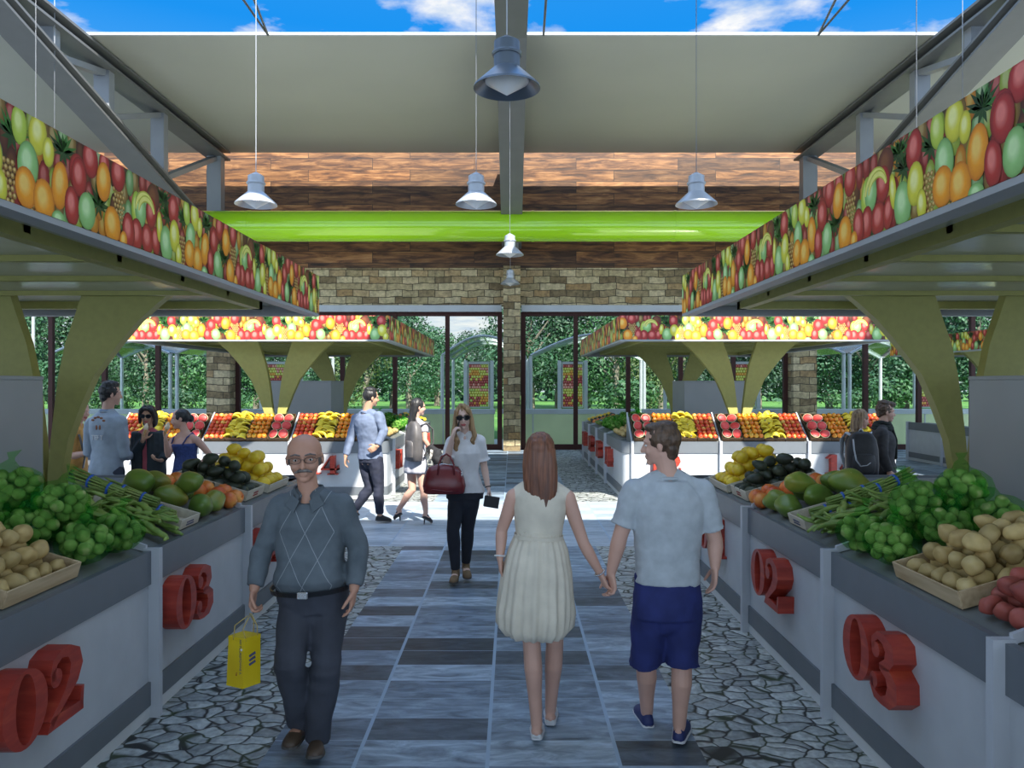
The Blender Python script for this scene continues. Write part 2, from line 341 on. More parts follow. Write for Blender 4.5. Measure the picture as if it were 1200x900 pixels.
# ---------------------------------------------------------------- roof, soffit, trusses
ZS=8.81
slab('ceiling',-19,19,14.69,22.1,ZS,ZS+.05,M['soffit'])
slab('ceiling_front',-24,24,-16,2.8,ZS,ZS+.28,M['soffit'])
slab('added_shade_panel',1.6,5.0,5.8,13.2,ZS+.05,ZS+.25,M['soffit'])  # unseen panel added to keep sun off the aisle floor between the far stalls
eg=MB(); eg.box(-19,19,14.64,14.69,ZS-.004,ZS+.05); struct(eg,'trim_roof_edge',M['post'])
def ibeam(mb,a,b,w,h,t=.05):
    a=Vector(a); b=Vector(b); up=Vector((0,0,1)); d=(b-a).normalized(); r=d.cross(up).normalized(); u=r.cross(d)
    for s in (-1,1): mb.bar(a+u*s*(h/2-t/2),b+u*s*(h/2-t/2),w,t)
    mb.bar(a,b,t*1.6,h-2*t)
def truss(x,lab,zl,yb=21.6,centre=False):
    t=thing('roof_truss',lab,'truss',(x,yb,0))
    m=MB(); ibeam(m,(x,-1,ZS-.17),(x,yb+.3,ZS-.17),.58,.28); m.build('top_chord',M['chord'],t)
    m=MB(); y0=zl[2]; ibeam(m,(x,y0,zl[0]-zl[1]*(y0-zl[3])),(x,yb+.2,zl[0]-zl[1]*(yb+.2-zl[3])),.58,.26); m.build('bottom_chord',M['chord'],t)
    zz=lambda y: zl[0]-zl[1]*(y-zl[3])
    ys=[13.75,15.65,18.1,yb-.05]
    for i,y in enumerate(ys):
        m=MB(); bot=5.9 if i==3 else zz(y)+.1
        if i==3: m.box(x-.2,x+.2,y-.15,y+.15,bot,ZS-.3)
        else: m.box(x-.16,x+.16,y-.11,y+.11,bot,ZS-.3)
        if i==3: m.box(x-.2,x+.2,y+.15,22.86,5.9,6.12)
        m.build('post',M['steel'],t)
        if i: 
            m=MB(); m.bar((x,ys[i-1]+.1,zz(ys[i-1])+.15),(x,y-.1,ZS-.36),.2,.12); m.build('brace',M['steel'],t)
    return t
truss(-8.5,'grey steel roof truss above the left-hand stalls',(8.30,.25,9.0,12.2))
truss(8.5,'grey steel roof truss above the right-hand stalls',(8.30,.25,9.0,12.2))
truss(-.01,'grey steel roof truss over the middle of the aisle',(8.85,.30,13.0,13.4),22.2,True)
tb=MB(); tb.box(-19,19,9.95,10.25,ZS,ZS+.3); struct(tb,'beam_purlin',M['steel'])
tb=MB(); tb.box(-19,19,6.05,6.35,ZS,ZS+.3); struct(tb,'beam_purlin_front',M['steel'])
# stay rods rising from the roof edge
def stay(px,tips,lab):
    base=P(px,41,14.64); t=thing('roof_hanger_rod',lab,'stay rod',base)
    for tx,ty in tips:
        e=P(tx,ty,12.2); d=(e-base); m=MB(); m.tube([base,base+d*1.6],.022,6); m.build('rod',M['rod'],t)
stay(314,[(284,-2),(297,-2)],'pair of dark thin stay rods rising above the soffit edge near the left truss')
stay(637,[(640,-2)],'dark thin stay rod rising beside the central beam')
stay(959,[(980,-2),(996,-2)],'pair of dark thin stay rods rising above the soffit edge near the right truss')
# duct
d=MB(); z=6.36; yd=20.75
for i in range(8):
    x0=-15+i*3.9; d.tube([(x0,yd,z),(x0+3.86,yd,z)],.425,40); d.tube([(x0+3.84,yd,z),(x0+3.9,yd,z)],.434,40)
o=d.build('ventilation_duct',M['green'],loc=(0,yd,z),auto=35); tag(o,'long glossy lime green round duct running across the back wall','duct')
# ---------------------------------------------------------------- pendant lamps
def lamp_proto(mat):
    t=thing('pendant_lamp','','pendant lamp')
    m=MB(); m.lathe([(.006,.44),(.02,.435),(.105,.385),(.108,.30),(.122,.298),(.125,.285),(.118,.27),(.108,.268),(.108,.17),(.125,.155),(.272,.018),(.277,0),(.266,.004),(.11,.145),(.02,.148)],n=36); m.build('lamp_shade',mat,t,auto=30)
    m=MB(); m.lathe([(.185,.07),(.18,.055),(.004,-.055)],n=32); m.build('diffuser',M['diff'],t,auto=30)
    return t
pg=lamp_proto(M['lampgray']); pdk=lamp_proto(M['lampgray_shaded'])
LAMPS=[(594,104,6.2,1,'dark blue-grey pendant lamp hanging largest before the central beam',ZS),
 (300,240,10.1,0,'light grey pendant lamp hanging in front of the duct near the left truss',ZS),
 (558,240,10.1,0,'light grey pendant lamp hanging just left of the central beam',ZS),
 (816,240,10.1,0,'light grey pendant lamp hanging in front of the duct near the right canopy',ZS),
 (42,242,10.1,0,'pendant lamp hidden behind the left canopy banner, only its cable showing',ZS),
 (1074,242,10.1,0,'pendant lamp hidden behind the right canopy banner, only its cable showing',ZS),
 (597.5,299,15.1,0,'small grey pendant lamp below the big dark one in front of the stone band',8.3),
 (598,333,21.3,0,'tiny grey pendant lamp at the central stone column, lowest of all',6.2),
 (64,285,13.6,0,'pendant lamp on a short cable under the left truss, behind the canopy',7.9),
 (1128,285,13.6,0,'pendant lamp on a short cable under the right truss, behind the canopy',7.9)]
used={}
for px,py,Y,dk,lab,top in LAMPS:
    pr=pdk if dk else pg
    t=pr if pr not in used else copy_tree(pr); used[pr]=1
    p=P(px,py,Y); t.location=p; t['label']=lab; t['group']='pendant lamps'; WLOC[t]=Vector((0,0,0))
    m=MB(); m.tube([(0,0,.43),(0,0,top-p.z)],.0055,6); m.build('cable',M['cable'],t)
# ---------------------------------------------------------------- printed fruit banners
class Print:
    """flat printed picture: coloured ellipses laid over each other"""
    def __init__(s,L_,H,seed=1): s.L=L_; s.H=H; s.mb=MB(); s.k=0
    def put(s,pts,cols,faces):
        z=.0004+s.k*.00007
        b=len(s.mb.v)
        for (u,v) in pts: s.mb.v.append((min(max(u,0),s.L),-z,min(max(v,0),s.H)))
        for f,c in zip(faces,cols): s.mb.f.append(tuple(b+i for i in f)); s.mb.m.append(0); s.mb.c.append(c)
    def ell(s,u,v,ru,rv,cd,cm,ch,rot=0,n=18):
        if u+ru<0 or u-ru>s.L: return
        K=[(1,0,0),(.86,-.02,.03),(.6,-.10,.14),(.3,-.16,.24)]; pts=[]; c,sn=math.cos(rot),math.sin(rot)
        for k,ox,oy in K:
            for j in range(n):
                a=2*PI*j/n; x=ru*(k*math.cos(a)+ox); y=rv*(k*math.sin(a)+oy); pts.append((u+x*c-y*sn,v+x*sn+y*c))
        fs=[];cs=[]
        RC=[cd,tuple(.45*a+.55*b for a,b in zip(cd,cm)),cm,ch]
        for i in range(3):
            for j in range(n): fs.append((i*n+j,i*n+(j+1)%n,(i+1)*n+(j+1)%n,(i+1)*n+j)); cs.append((RC[i],RC[i],RC[i+1],RC[i+1]))
        fs.append(tuple(range(3*n,4*n))); cs.append(ch); s.put(pts,cs,fs)
    def arc(s,u,v,R,a0,a1,w,cd,cm,n=14):
        for ww,cc in ((w,cd),(w*.6,cm)):
            pts=[];fs=[]
            for i in range(n+1):
                a=lerp(a0,a1,i/n); k=ww*math.sin(PI*(i+.6)/(n+1.2))**.5
                pts+=[(u+(R-k)*math.cos(a),v+(R-k)*math.sin(a)),(u+(R+k)*math.cos(a),v+(R+k)*math.sin(a))]
            for i in range(n): fs.append((2*i,2*i+1,2*i+3,2*i+2))
            s.put(pts,[cc]*n,fs); s.k+=.5
    def leaf(s,u,v,ang,l,w,c):
        d=(math.cos(ang),math.sin(ang)); e=(-d[1],d[0])
        pts=[(u,v),(u+d[0]*l*.4+e[0]*w,v+d[1]*l*.4+e[1]*w),(u+d[0]*l,v+d[1]*l),(u+d[0]*l*.4-e[0]*w,v+d[1]*l*.4-e[1]*w)]
        s.put(pts,[c],[(0,1,2,3)])
    def bg(s,c): s.put([(0,0),(s.L,0),(s.L,s.H),(0,s.H)],[c],[(0,1,2,3)])
RED=((.22,.012,.012),(.50,.035,.03),(.85,.22,.18)); ORG=((.62,.17,.01),(.95,.36,.02),(1,.62,.14)); GRN=((.16,.34,.09),(.32,.60,.20),(.62,.85,.42))
YEL=((.45,.42,.03),(.78,.72,.06),(.95,.92,.35)); LIM=((.30,.42,.03),(.52,.66,.08),(.78,.86,.30)); PIN=((.20,.10,.02),(.42,.24,.05),(.72,.52,.20)); DRK=((.08,.02,.01),(.16,.04,.02),(.24,.08,.03))
TILE=[('pine',240,232),('pine',447,222),('pine',800,185),('pine',515,235),('leaf',350,130),('leaf',462,150),('leaf',605,135),('leaf',725,200),('leaf',372,160),('leaf',245,240),
 ('e',RED,405,138,27,34),('e',LIM,480,128,20,30),('e',YEL,530,128,26,33),('e',YEL,560,148,17,24),('e',RED,695,124,27,32),('e',RED,800,124,27,32),('e',RED,745,120,20,26),('e',RED,652,160,28,34),
 ('e',DRK,300,135,30,30),('e',RED,290,168,26,33),('arc',262,165),('e',LIM,222,175,22,36),('e',GRN,240,172,25,34),('e',RED,222,228,26,34),('e',RED,272,228,28,32),('e',RED,312,224,20,30),
 ('e',YEL,330,190,13,32),('e',GRN,366,222,30,40),('e',YEL,410,196,27,36),('e',GRN,502,184,26,36),('e',ORG,497,222,28,32),('e',ORG,547,232,30,35),('e',ORG,594,195,26,40),
 ('e',RED,632,222,22,34),('e',RED,655,165,26,34),('e',GRN,682,220,27,33),('e',ORG,742,152,27,36),('e',ORG,776,228,30,36),('e',RED,842,226,26,36),('e',YEL,432,236,16,26),('e',ORG,820,250,16,20),('e',GRN,590,255,20,16)]
def banner(L_,H,T,seed,start=0.0):
    p=Print(L_,H); rnd=random.Random(seed); p.bg((.05,.035,.012)); k=T/655.0; S0=H/150.0;
    for i in range(int(L_/.075)):
        for q in range(4):
            cc=rnd.choice([RED,RED,ORG,DRK,LIM,PIN,GRN]); cc=tuple(tuple(x*.62 for x in t_) for t_ in cc); p.k=1+(i%2)+2*(q%2); p.ell((i+.5*(q%2)+.3*rnd.random())*.075,(18+38*q+rnd.uniform(-6,6))*S0,.042,30*S0,*cc,n=12)
    sv=H/150.0
    reps=int(L_/T)+2
    for layer in range(len(TILE)):
        it=TILE[layer]; p.k=6+layer
        for r in range(-1,reps):
            U=lambda x:(x-200)*k+r*T+start
            V=lambda y:(253-y)*sv
            if it[0]=='e':
                j=.94+.12*rnd.random(); p.ell(U(it[2]),V(it[3]),it[4]*k*1.04*j,it[5]*sv*1.04,*it[1],rot=rnd.uniform(-.15,.15))
            elif it[0]=='leaf':
                if -.2<U(it[1])<L_+.2:
                    for a in range(9): p.leaf(U(it[1]),V(it[2]),PI*(.05+.9*a/8)+rnd.uniform(-.1,.1),48*k,5.5*k,rnd.choice([(.02,.09,.012),(.035,.17,.02),(.012,.05,.01)]))
                    for a in range(4): p.leaf(U(it[1]),V(it[2]),-PI*(.1+.8*a/3),30*k,5*k,(.015,.07,.012))
            elif it[0]=='pine':
                if -.2<U(it[1])<L_+.2:
                    for yy in range(7):
                        for xx in range(4): p.ell(U(it[1]+(xx-1.5+.5*(yy%2))*11),V(it[2]+(yy-3)*10),6.2*k,5.6*sv,*PIN,n=6)
            elif it[0]=='arc':
                for dx,RR in ((0,44),(6,36)): p.arc(U(it[1]+dx),V(it[2]+12),RR*k,.25,PI*.98,8*k,(.55,.55,.05),(.86,.82,.22))
    return p.mb
BANH,ZB=.411,2.764
def canopy(cx,y0,y1,w,lab,legx,extra=None,T=1.65):
    """square stall roof on four splayed legs"""
    x0,x1=cx-w/2,cx+w/2; cy=(y0+y1)/2; t=thing('stall_canopy',lab,'stall canopy',(cx,cy,0)); z0,z1=ZB,ZB+BANH; ly=y1-y0
    for nm,L_,TT,st,f in (('front',w,1.8,.35,lambda a,b,c:(x0+a,y0+b,z0+c)),('back',w,1.8,.2,lambda a,b,c:(x1-a,y1-b,z0+c)),
                  ('left',ly,T,.9,lambda a,b,c:(x0+b,y1-a,z0+c)),('right',ly,T,.15,lambda a,b,c:(x1-b,y0+a,z0+c))):
        m=banner(L_,BANH,TT,len(nm),st); m.v=[f(*v) for v in m.v]; m.build('banner',M['banner'],t,colors=True)
    m=MB()                                                # fascia board behind the banners and the bottom rim
    for a in ((x0+.004,x1-.004,y0+.004,y0+.06),(x0+.004,x1-.004,y1-.06,y1-.004),(x0+.004,x0+.06,y0+.06,y1-.06),(x1-.06,x1-.004,y0+.06,y1-.06)): m.box(*a,z0+.002,z1-.002)
    m.build('fascia_board',M['rim'],t)
    m=MB()
    for a in ((x0,x1,y0,y0+.11),(x0,x1,y1-.11,y1),(x0,x0+.11,y0+.11,y1-.11),(x1-.11,x1,y0+.11,y1-.11)): m.box(*a,z0-.03,z0)
    m.build('rim',M['rim'],t)
    m=MB(); m.box(x0+.06,x1-.06,y0+.06,y1-.06,z0+.075,z0+.10); m.build('soffit_panel',M['under'],t)
    m=MB(); i=.46
    for a in ((x0+i,x1-i,y0+i,y0+i+.09),(x0+i,x1-i,y1-i-.09,y1-i),(x0+i,x0+i+.09,y0+i,y1-i),(x1-i-.09,x1-i,y0+i,y1-i)): m.box(*a,z0+.0,z0+.075)
    m.build('ring_beam',M['olive'],t)
    n=7
    for k in range(1,n):
        y=lerp(y0+i,y1-i,k/n); m=MB(); m.box(x0+i,x1-i,y-.03,y+.03,z0+.035,z0+.075); m.build('cross_beam',M['olive'],t)
    # legs
    Lf=[(0,.012,.115),(.4,.012,.12),(.8,.012,.13),(1.16,.016,.15),(1.48,.045,.206),(1.8,.082,.325),(2.08,.118,.45),(2.38,.18,.68),(2.595,.255,.865),(2.76,.31,1.05),(2.88,.35,1.2)]
    for y in (y0+1.12,y1-1.12):
        for s in (-1,1):
            m=MB(); th=.055
            R=[[(legx+s*a,y-th,z),(legx+s*b,y-th,z),(legx+s*b,y+th,z),(legx+s*a,y+th,z)] for z,a,b in Lf]
            m.rings(R); m.build('leg',M['olive'],t)
    return t
canopy(-4.43,.70,8.18,4.65,'olive stall canopy with fruit banner, the big near one over the left produce counter',-4.35)
canopy(4.18,.70,8.18,4.65,'olive stall canopy with fruit banner, the big near one over the right produce counter',4.28)
canopy(-4.43,12.88,20.3,4.65,'olive stall canopy with fruit banner, the sunlit far one on the left before the windows',-4.40)
canopy(4.18,12.88,20.3,4.65,'olive stall canopy with fruit banner, the sunlit far one on the right before the windows',4.24)
canopy(12.55,12.88,20.3,4.65,'olive stall canopy glimpsed far right between the legs of the near canopy',12.6)
def cabinet(x0,x1,y0,y1,z,lab):
    t=thing('service_cabinet',lab,'cabinet',((x0+x1)/2,(y0+y1)/2,0))
    m=MB(); m.box(x0+.03,x1-.03,y0+.03,y1-.03,0,.1); m.build('base',M['graypaint'],t)
    m=MB(); m.rbox(x0,x1,y0,y1,.1,z-.03,.008); m.build('body',M['boxgray'],t)
    m=MB(); m.rbox(x0-.004,x1+.004,y0-.004,y1+.004,z-.03,z,.006); m.build('top_cover',M['boxgray'],t)
cabinet(-5.0,-3.93,4.3,6.3,2.065,'tall plain grey service cabinet inside the near left stall')
cabinet(3.83,4.9,4.3,6.3,2.065,'tall plain grey service cabinet inside the near right stall')
cabinet(-5.2,-3.90,16.2,17.4,2.07,'tall plain grey service cabinet inside the far left stall')
cabinet(3.72,5.05,16.2,17.4,2.07,'tall plain grey service cabinet inside the far right stall')
# ---------------------------------------------------------------- counters
def glyph(d, mb, ox, oz, w, h, dep, y0):
    """fat-face numeral d, front face at y0-dep (facing -y), back at y0"""
    def ext(quads):
        for q in quads:
            a=[(ox+u*w,y0-dep,oz+v*h) for u,v in q]; b=[(ox+u*w,y0,oz+v*h) for u,v in q]
            mb.add(a+b,[(0,1,2,3),(7,6,5,4),(0,4,5,1),(1,5,6,2),(2,6,7,3),(3,7,4,0)])
    def stroke(path):           # (u,v,half width u, half width v)
        n=len(path); Lp=[];Rp=[]
        for i in range(n):
            a=path[max(0,i-1)]; b=path[min(n-1,i+1)]; dx,dz=(b[0]-a[0])*w,(b[1]-a[1])*h; l=math.hypot(dx,dz) or 1
            nx,nz=-dz/l,dx/l; k=path[i][2]
            Lp.append((path[i][0]+nx*k,path[i][1]+nz*k*w/h)); Rp.append((path[i][0]-nx*k,path[i][1]-nz*k*w/h))
        ext([(Rp[i],Rp[i+1],Lp[i+1],Lp[i]) for i in range(n-1)])
    def ring(cu,cv,ru,rv,iu,iv,a0=0,a1=2*PI,n=28,du=0):
        q=[]
        for i in range(n):
            p=[]
            for a,(x,y,o) in ((lerp(a0,a1,i/n),(ru,rv,0)),(lerp(a0,a1,(i+1)/n),(ru,rv,0)),(lerp(a0,a1,(i+1)/n),(iu,iv,du)),(lerp(a0,a1,i/n),(iu,iv,du))):
                p.append((cu+o+x*math.cos(a),cv+y*math.sin(a)))
            q.append(p)
        ext(q)
    def disc(cu,cv,r):
        n=14; ext([((cu,cv),(cu+r*math.cos(2*PI*i/n),cv+r*w/h*math.sin(2*PI*i/n)),(cu+r*math.cos(2*PI*(i+.5)/n),cv+r*w/h*math.sin(2*PI*(i+.5)/n)),(cu+r*math.cos(2*PI*(i+1)/n),cv+r*w/h*math.sin(2*PI*(i+1)/n))) for i in range(n)])
    if d=='0': ring(.5,.5,.5,.5,.22,.45)
    elif d=='1':
        ext([((.36,0),(.68,0),(.68,1),(.36,1)),((.12,0),(.92,0),(.92,.06),(.12,.06)),((.10,.80),(.36,.84),(.36,1),(.30,.94))])
    elif d=='2':
        stroke([(.20,.66,.05),(.16,.76,.06),(.22,.90,.07),(.38,.965,.06),(.58,.95,.09),(.74,.84,.15),(.78,.70,.17),(.70,.54,.14),(.52,.38,.09),(.32,.24,.07),(.12,.10,.07)]); disc(.25,.68,.14)
        ext([((.02,0),(.96,0),(.96,.14),(.14,.17)),((.86,.10),(.96,.10),(.98,.34),(.91,.34))])
    elif d=='3':
        stroke([(.18,.74,.05),(.18,.86,.06),(.32,.96,.06),(.52,.955,.09),(.70,.86,.14),(.72,.73,.15),(.62,.60,.10),(.40,.53,.045)])
        stroke([(.40,.53,.045),(.64,.49,.10),(.80,.36,.16),(.80,.22,.17),(.66,.08,.11),(.44,.035,.06),(.24,.06,.07),(.12,.18,.06),(.14,.28,.05)]); disc(.26,.73,.13); disc(.20,.26,.13)
    elif d=='4':
        ext([((.52,0),(.80,0),(.80,1),(.52,.92)),((.36,0),(.96,0),(.96,.06),(.36,.06)),((0,.24),(1,.24),(1,.33),(0,.33)),((0,.30),(.10,.30),(.62,.98),(.54,.98)),((.88,.24),(1,.24),(1,.5),(.95,.5))])
def counter_proto(lw,back,dp=.80):
    """one counter module: x 0..lw along the front, front face at y=0 looking towards -y, .80 deep"""
    t=thing('market_counter','','market counter'); E=WLOC
    m=MB(); m.box(0.035,lw,.012,.05,.80,1.0); m.box(0.0,lw,.05,dp,.955,.975); m.build('upper_band',M['graypaint'],t)
    m=MB(); m.box(0.035,lw,.03,.06,.20,.80); m.build('front_panel',M['white'],t)
    m=MB(); m.box(0.035,lw,.014,.05,.075,.215); m.build('lower_band',M['graypaint'],t)
    m=MB(); m.box(0.035,lw,.022,.07,0,.075); m.build('plinth',M['plinth'],t)
    m=MB(); m.hexa([(-.01,-.035,0),(.035,-.035,0),(.035,.06,0),(-.01,.06,0),(-.01,-.035,1.012),(.035,-.035,1.012),(.035,.06,1.012),(-.01,.06,1.012)]); m.build('post',M['post'],t)
    m=MB(); m.box(0.0,lw,dp-.04,dp,0,.955 if not back else 1.0); m.build('back_panel',M['graypaint'],t)
    if back:
        m=MB(); m.hexa([(0.0,.05,.975),(lw,.05,.975),(lw,dp,.975),(0.0,dp,.975),(0.0,.05,.985),(lw,.05,.985),(lw,dp,back),(0.0,dp,back)]); m.build('display_tray',M['tray'],t)
        m=MB(); m.hexa([(0,.05,.99),(.022,.05,.99),(.022,dp,back),(0,dp,back),(0,.05,1.03),(.022,.05,1.03),(.022,dp,back+.09),(0,dp,back+.09)]); m.build('divider',M['post'],t)
    return t
ML=1.58; FL=1.53
BK=1.20; BKF=1.40
protoS=counter_proto(ML,BK); protoF=counter_proto(FL,BKF,.585); protoE=counter_proto(FL,0,.585)
used2=set()
def put_counter(pr,x,y,rz,lab,num=None,noff=.4,grp='market counters with white panels'):
    t=pr if pr not in used2 else copy_tree(pr)
    if pr in used2:
        for ch in list(t.children):
            if ch.name.startswith('numeral'): C.objects.unlink(ch); bpy.data.objects.remove(ch)
    used2.add(pr); t.location=(x,y,0); t.rotation_euler=(0,0,rz); t['label']=lab; t['group']=grp
    if num: numerals.append((t,num,noff))
    return t
numerals=[]
RX,LX=CX+2.02,CX-2.02
NEARY,FARY=.75,13.0
posw=['nearest','second','third','fourth']
for side,sx in (('right',RX),('left',LX)):
    for st,y0 in (('near',NEARY),('far',FARY)):
        for i in range(4):
            ya=y0+.6+i*ML
            if st=='near': nums={'right':['04','03','02','01'],'left':['01','02','03','04']}[side]
            else: nums={'right':['14','13','12','11'],'left':['11','12','13','14']}[side]
            lab=('white market counter numbered %s on the aisle side of the near %s stall'%(nums[i],side)) if st=='near' else 'white market counter %s along the aisle side of the far %s stall'%(posw[i],side)
            if side=='right': put_counter(protoS,sx,ya+ML,-PI/2,lab,nums[i],.40)
            else: put_counter(protoS,sx,ya,PI/2,lab,nums[i],.12)
FN={'right':['12','13','14'],'left':['14','13','12']}
for side in ('right','left'):
    for i in range(3):
        x=RX+.18+i*FL if side=='right' else LX-.18-(i+1)*FL
        put_counter(protoF,x,FARY,0,'white market counter %s from the aisle along the front of the far %s stall'%(['first','second','third'][i],side),FN[side][i],.28 if side=='left' else .26)
        xe=RX+.18+(i+1)*FL if side=='right' else LX-.18-i*FL
        put_counter(protoE,xe,NEARY+7.52,PI,'empty white counter %s from the aisle closing the far end of the near %s stall'%(['first','second','third'][i],side))
for i in range(3): put_counter(protoE,10.47+.18+i*FL,FARY,0,'empty white counter %s along the front of the far right stall without produce'%['first','second','third'][i])
for i in range(4): put_counter(protoS if 0 else protoE,10.47,FARY+.6+(i+1)*ML-.03,-PI/2,'empty white counter %s along the side of the stall without produce'%posw[i])
digs={}
for t,num,noff in numerals:
    for k,dg in enumerate(num):
        key=(dg,k,round(noff,2))
        if key not in digs:
            m=MB(); glyph(dg,m,noff+k*.29,.445-(.0 if k==0 else .01),.30,.335,.11,.03); digs[key]=m.mesh('numeral',M['red']); sharp(digs[key],35)
        o=bpy.data.objects.new('numeral',digs[key]); C.objects.link(o); o.parent=t
# rounded corner units
def corner(path,lab,cxy):
    t=thing('corner_counter',lab,'corner counter',(cxy[0],cxy[1],0))
    def ring_pts(inset,z): 
        n=len(path); out=[]
        for i in range(n):
            a=Vector(path[max(0,i-1)]); b=Vector(path[min(n-1,i+1)]); d=(b-a).normalized(); nr=Vector((-d.y,d.x))
            q=Vector(path[i])+nr*inset; out.append((q.x,q.y,z))
        return out
    def band(nm,z0,z1,i0,i1,mat):
        m=MB(); n=len(path)
        A,B,Cc,D=ring_pts(i0,z0),ring_pts(i0,z1),ring_pts(i1,z1),ring_pts(i1,z0)
        m.rings([[A[i],B[i],Cc[i],D[i]] for i in range(n)]); m.build(nm,mat,t,auto=30)
    band('upper_band',.80,1.0,.012,.06,M['graypaint']); band('front_panel',.20,.80,.03,.07,M['white']); band('lower_band',.075,.215,.014,.06,M['graypaint']); band('plinth',0,.075,.022,.07,M['plinth'])
    m=MB(); top=ring_pts(.05,.97)+[(cxy[0],cxy[1],.97)]; m.prism([(p[0],p[1]) for p in top],lambda a,b:(a,b,.955),lambda a,b:(a,b,.975)); m.build('worktop',M['graypaint'],t)
    return t
def cpath(side,y_side,y_front,r=.16):
    sgn=1 if side=='right' else -1; xs=RX if side=='right' else LX; dy=1 if y_side>y_front else -1
    xf=xs+sgn*.18; pts=[(xs,y_side)]
    for i in range(9):
        a=PI/2*i/8; pts.append((xs+sgn*(r-r*math.cos(a)),y_front+dy*(r-r*math.sin(a))))
    pts.append((xf,y_front)); 
    if (sgn*dy)<0: pts=pts[::-1]
    return pts
for side in ('right','left'):
    xs=RX if side=='right' else LX; s=1 if side=='right' else -1
    corner(cpath(side,FARY+.6,FARY),'white rounded corner counter facing the aisle, far %s stall'%side,(xs+s*.7,FARY+.55))
    corner(cpath(side,NEARY+6.92,NEARY+7.52),'white rounded corner counter at the far end of the near %s stall'%side,(xs+s*.7,NEARY+6.97))
# ---------------------------------------------------------------- outdoors, seen through the glass
def m_grass():
    m,nt,b=nmat('meadow'); v=coords(nt,'Object'); n=N(nt,'ShaderNodeTexNoise',Scale=.35,Detail=8.0); L(nt,v,n.inputs['Vector'])
    r=ramp(nt,n.outputs['Fac'],[(.3,(.03,.11,.012)),(.6,(.09,.22,.03)),(.8,(.16,.28,.05))]); L(nt,r.outputs[0],b.inputs['Base Color']); b.inputs['Roughness'].default_value=.9; return m
M['grass']=m_grass()
M['pave']=paint('pale_paving',(.42,.42,.40),.8,.1,1)
M['bark']=paint('bark',(.20,.17,.13),.9,.3,6,bmp=.3)
M['leafA']=two_tone('leaves_dark',[(.3,(.010,.040,.020)),(.7,(.036,.11,.042))],.9,.6,rnd=.25)
M['leafB']=two_tone('leaves_mid',[(.3,(.012,.05,.018)),(.7,(.045,.13,.036))],.9,.6,rnd=.25)
M['leafC']=two_tone('leaves_pale',[(.3,(.03,.055,.014)),(.7,(.09,.13,.035))],.9,.6,rnd=.2)
M['palegreen']=paint('pale_green_wall',(.74,.80,.46),.6,.05,2)
M['ledge']=paint('ledge_gray',(.55,.57,.6),.5,.05,2)
M['alu']=paint('aluminium',(.55,.57,.60),.35,.05,4,metal=.4)
g=MB(); g.box(-140,140,27.5,190,-.25,-.03); struct(g,'ground_grass',M['grass'])
g=MB(); g.box(-60,60,WY+.35,27.5,-.25,-.02); struct(g,'ground_paving',M['pave'])
for n,(a,b_) in enumerate([(-18,-.6),(-.3,4.1),(4.4,19)]):
    t=thing('boundary_wall',['pale green low wall outside the windows left of the stone column','short pale green low wall outside the doors right of the stone column','pale green low wall outside the windows at the right'][n],'low wall',((a+b_)/2,25.2,0))
    m=MB(); m.box(a,b_,25.1,25.3,-.02,1.0); m.build('wall_body',M['palegreen'],t)
    m=MB(); m.box(a-.03,b_+.03,25.05,25.35,1.0,1.16); m.build('coping',M['ledge'],t)
    for k in range(int((b_-a)/2.1)):
        x=a+1+k*2.1; m=MB(); m.box(x-.02,x+.02,25.085,25.1,-.02,1.0); m.build('joint_strip',M['ledge'],t)
def tree(kind,seed):
    rnd=random.Random(seed); t=thing('tree','','tree'); hh={'A':9,'B':7,'C':7.5,'bush':2.4}[kind]
    if kind!='bush':
        m=MB(); pts=[(0,0,-.1),(.08,.05,hh*.2),(-.05,.1,hh*.42),(.05,0,hh*.7)]; m.tube(pts,[.26,.2,.15,.06],8)
        for k in range(4):
            a=rnd.uniform(0,6.3); m.tube([(0,.05,hh*(.28+.08*k)),(math.cos(a)*1.1,math.sin(a)*1.1,hh*(.45+.08*k))],[.1,.03],6)
        m.build('trunk',M['bark'],t)
    m=MB(); nb={'A':16,'B':13,'C':11,'bush':6}[kind]
    for k in range(nb):
        if kind=='bush': c=Vector((rnd.gauss(0,1.0),rnd.gauss(0,.7),hh*rnd.uniform(.2,.65))); R=rnd.uniform(.6,.95)
        else:
            q=rnd.random(); c=Vector((rnd.gauss(0,1.5)*(1.1-q*.6),rnd.gauss(0,1.2)*(1.1-q*.6),hh*(.24+.66*q))); R=rnd.uniform(1.0,1.7)
        for i in range(430 if kind!='bush' else 260):
            d=Vector((rnd.gauss(0,1),rnd.gauss(0,1),rnd.gauss(0,1))).normalized(); p=c+d*R*rnd.uniform(.65,1.05)
            nrm=(d+Vector((rnd.gauss(0,.5),rnd.gauss(0,.5),rnd.gauss(0,.5)))).normalized(); u=nrm.orthogonal().normalized(); v=nrm.cross(u); a=rnd.uniform(0,6.3)
            u,v=u*math.cos(a)+v*math.sin(a),v*math.cos(a)-u*math.sin(a); s_=rnd.uniform(.07,.15)
            m.add([p-u*s_,p-v*s_*.55,p+u*s_,p+v*s_*.55],[(0,1,2,3)])
    m.build('crown',M['leaf'+('B' if kind=='bush' else kind)],t); return t
TP=[tree('A',1),tree('B',2),tree('C',3),tree('bush',4),tree('A',5)]
usedt=set(); rnd=random.Random(9)
TREES=[]
def at_tree(px,Y,k,s,lab): TREES.append((px,Y,k,s,lab))
words=['tall dark leafy tree','mid green leafy tree','pale yellow-green tree with a slim trunk','low round green bush','dense dark leafy tree']
where=lambda px:('far left beyond the glass' if px<150 else 'beyond the left windows' if px<430 else 'beyond the glass doors left of the stone column' if px<598 else 'beyond the glass doors right of the stone column' if px<720 else 'beyond the right windows' if px<1000 else 'far right beyond the glass')
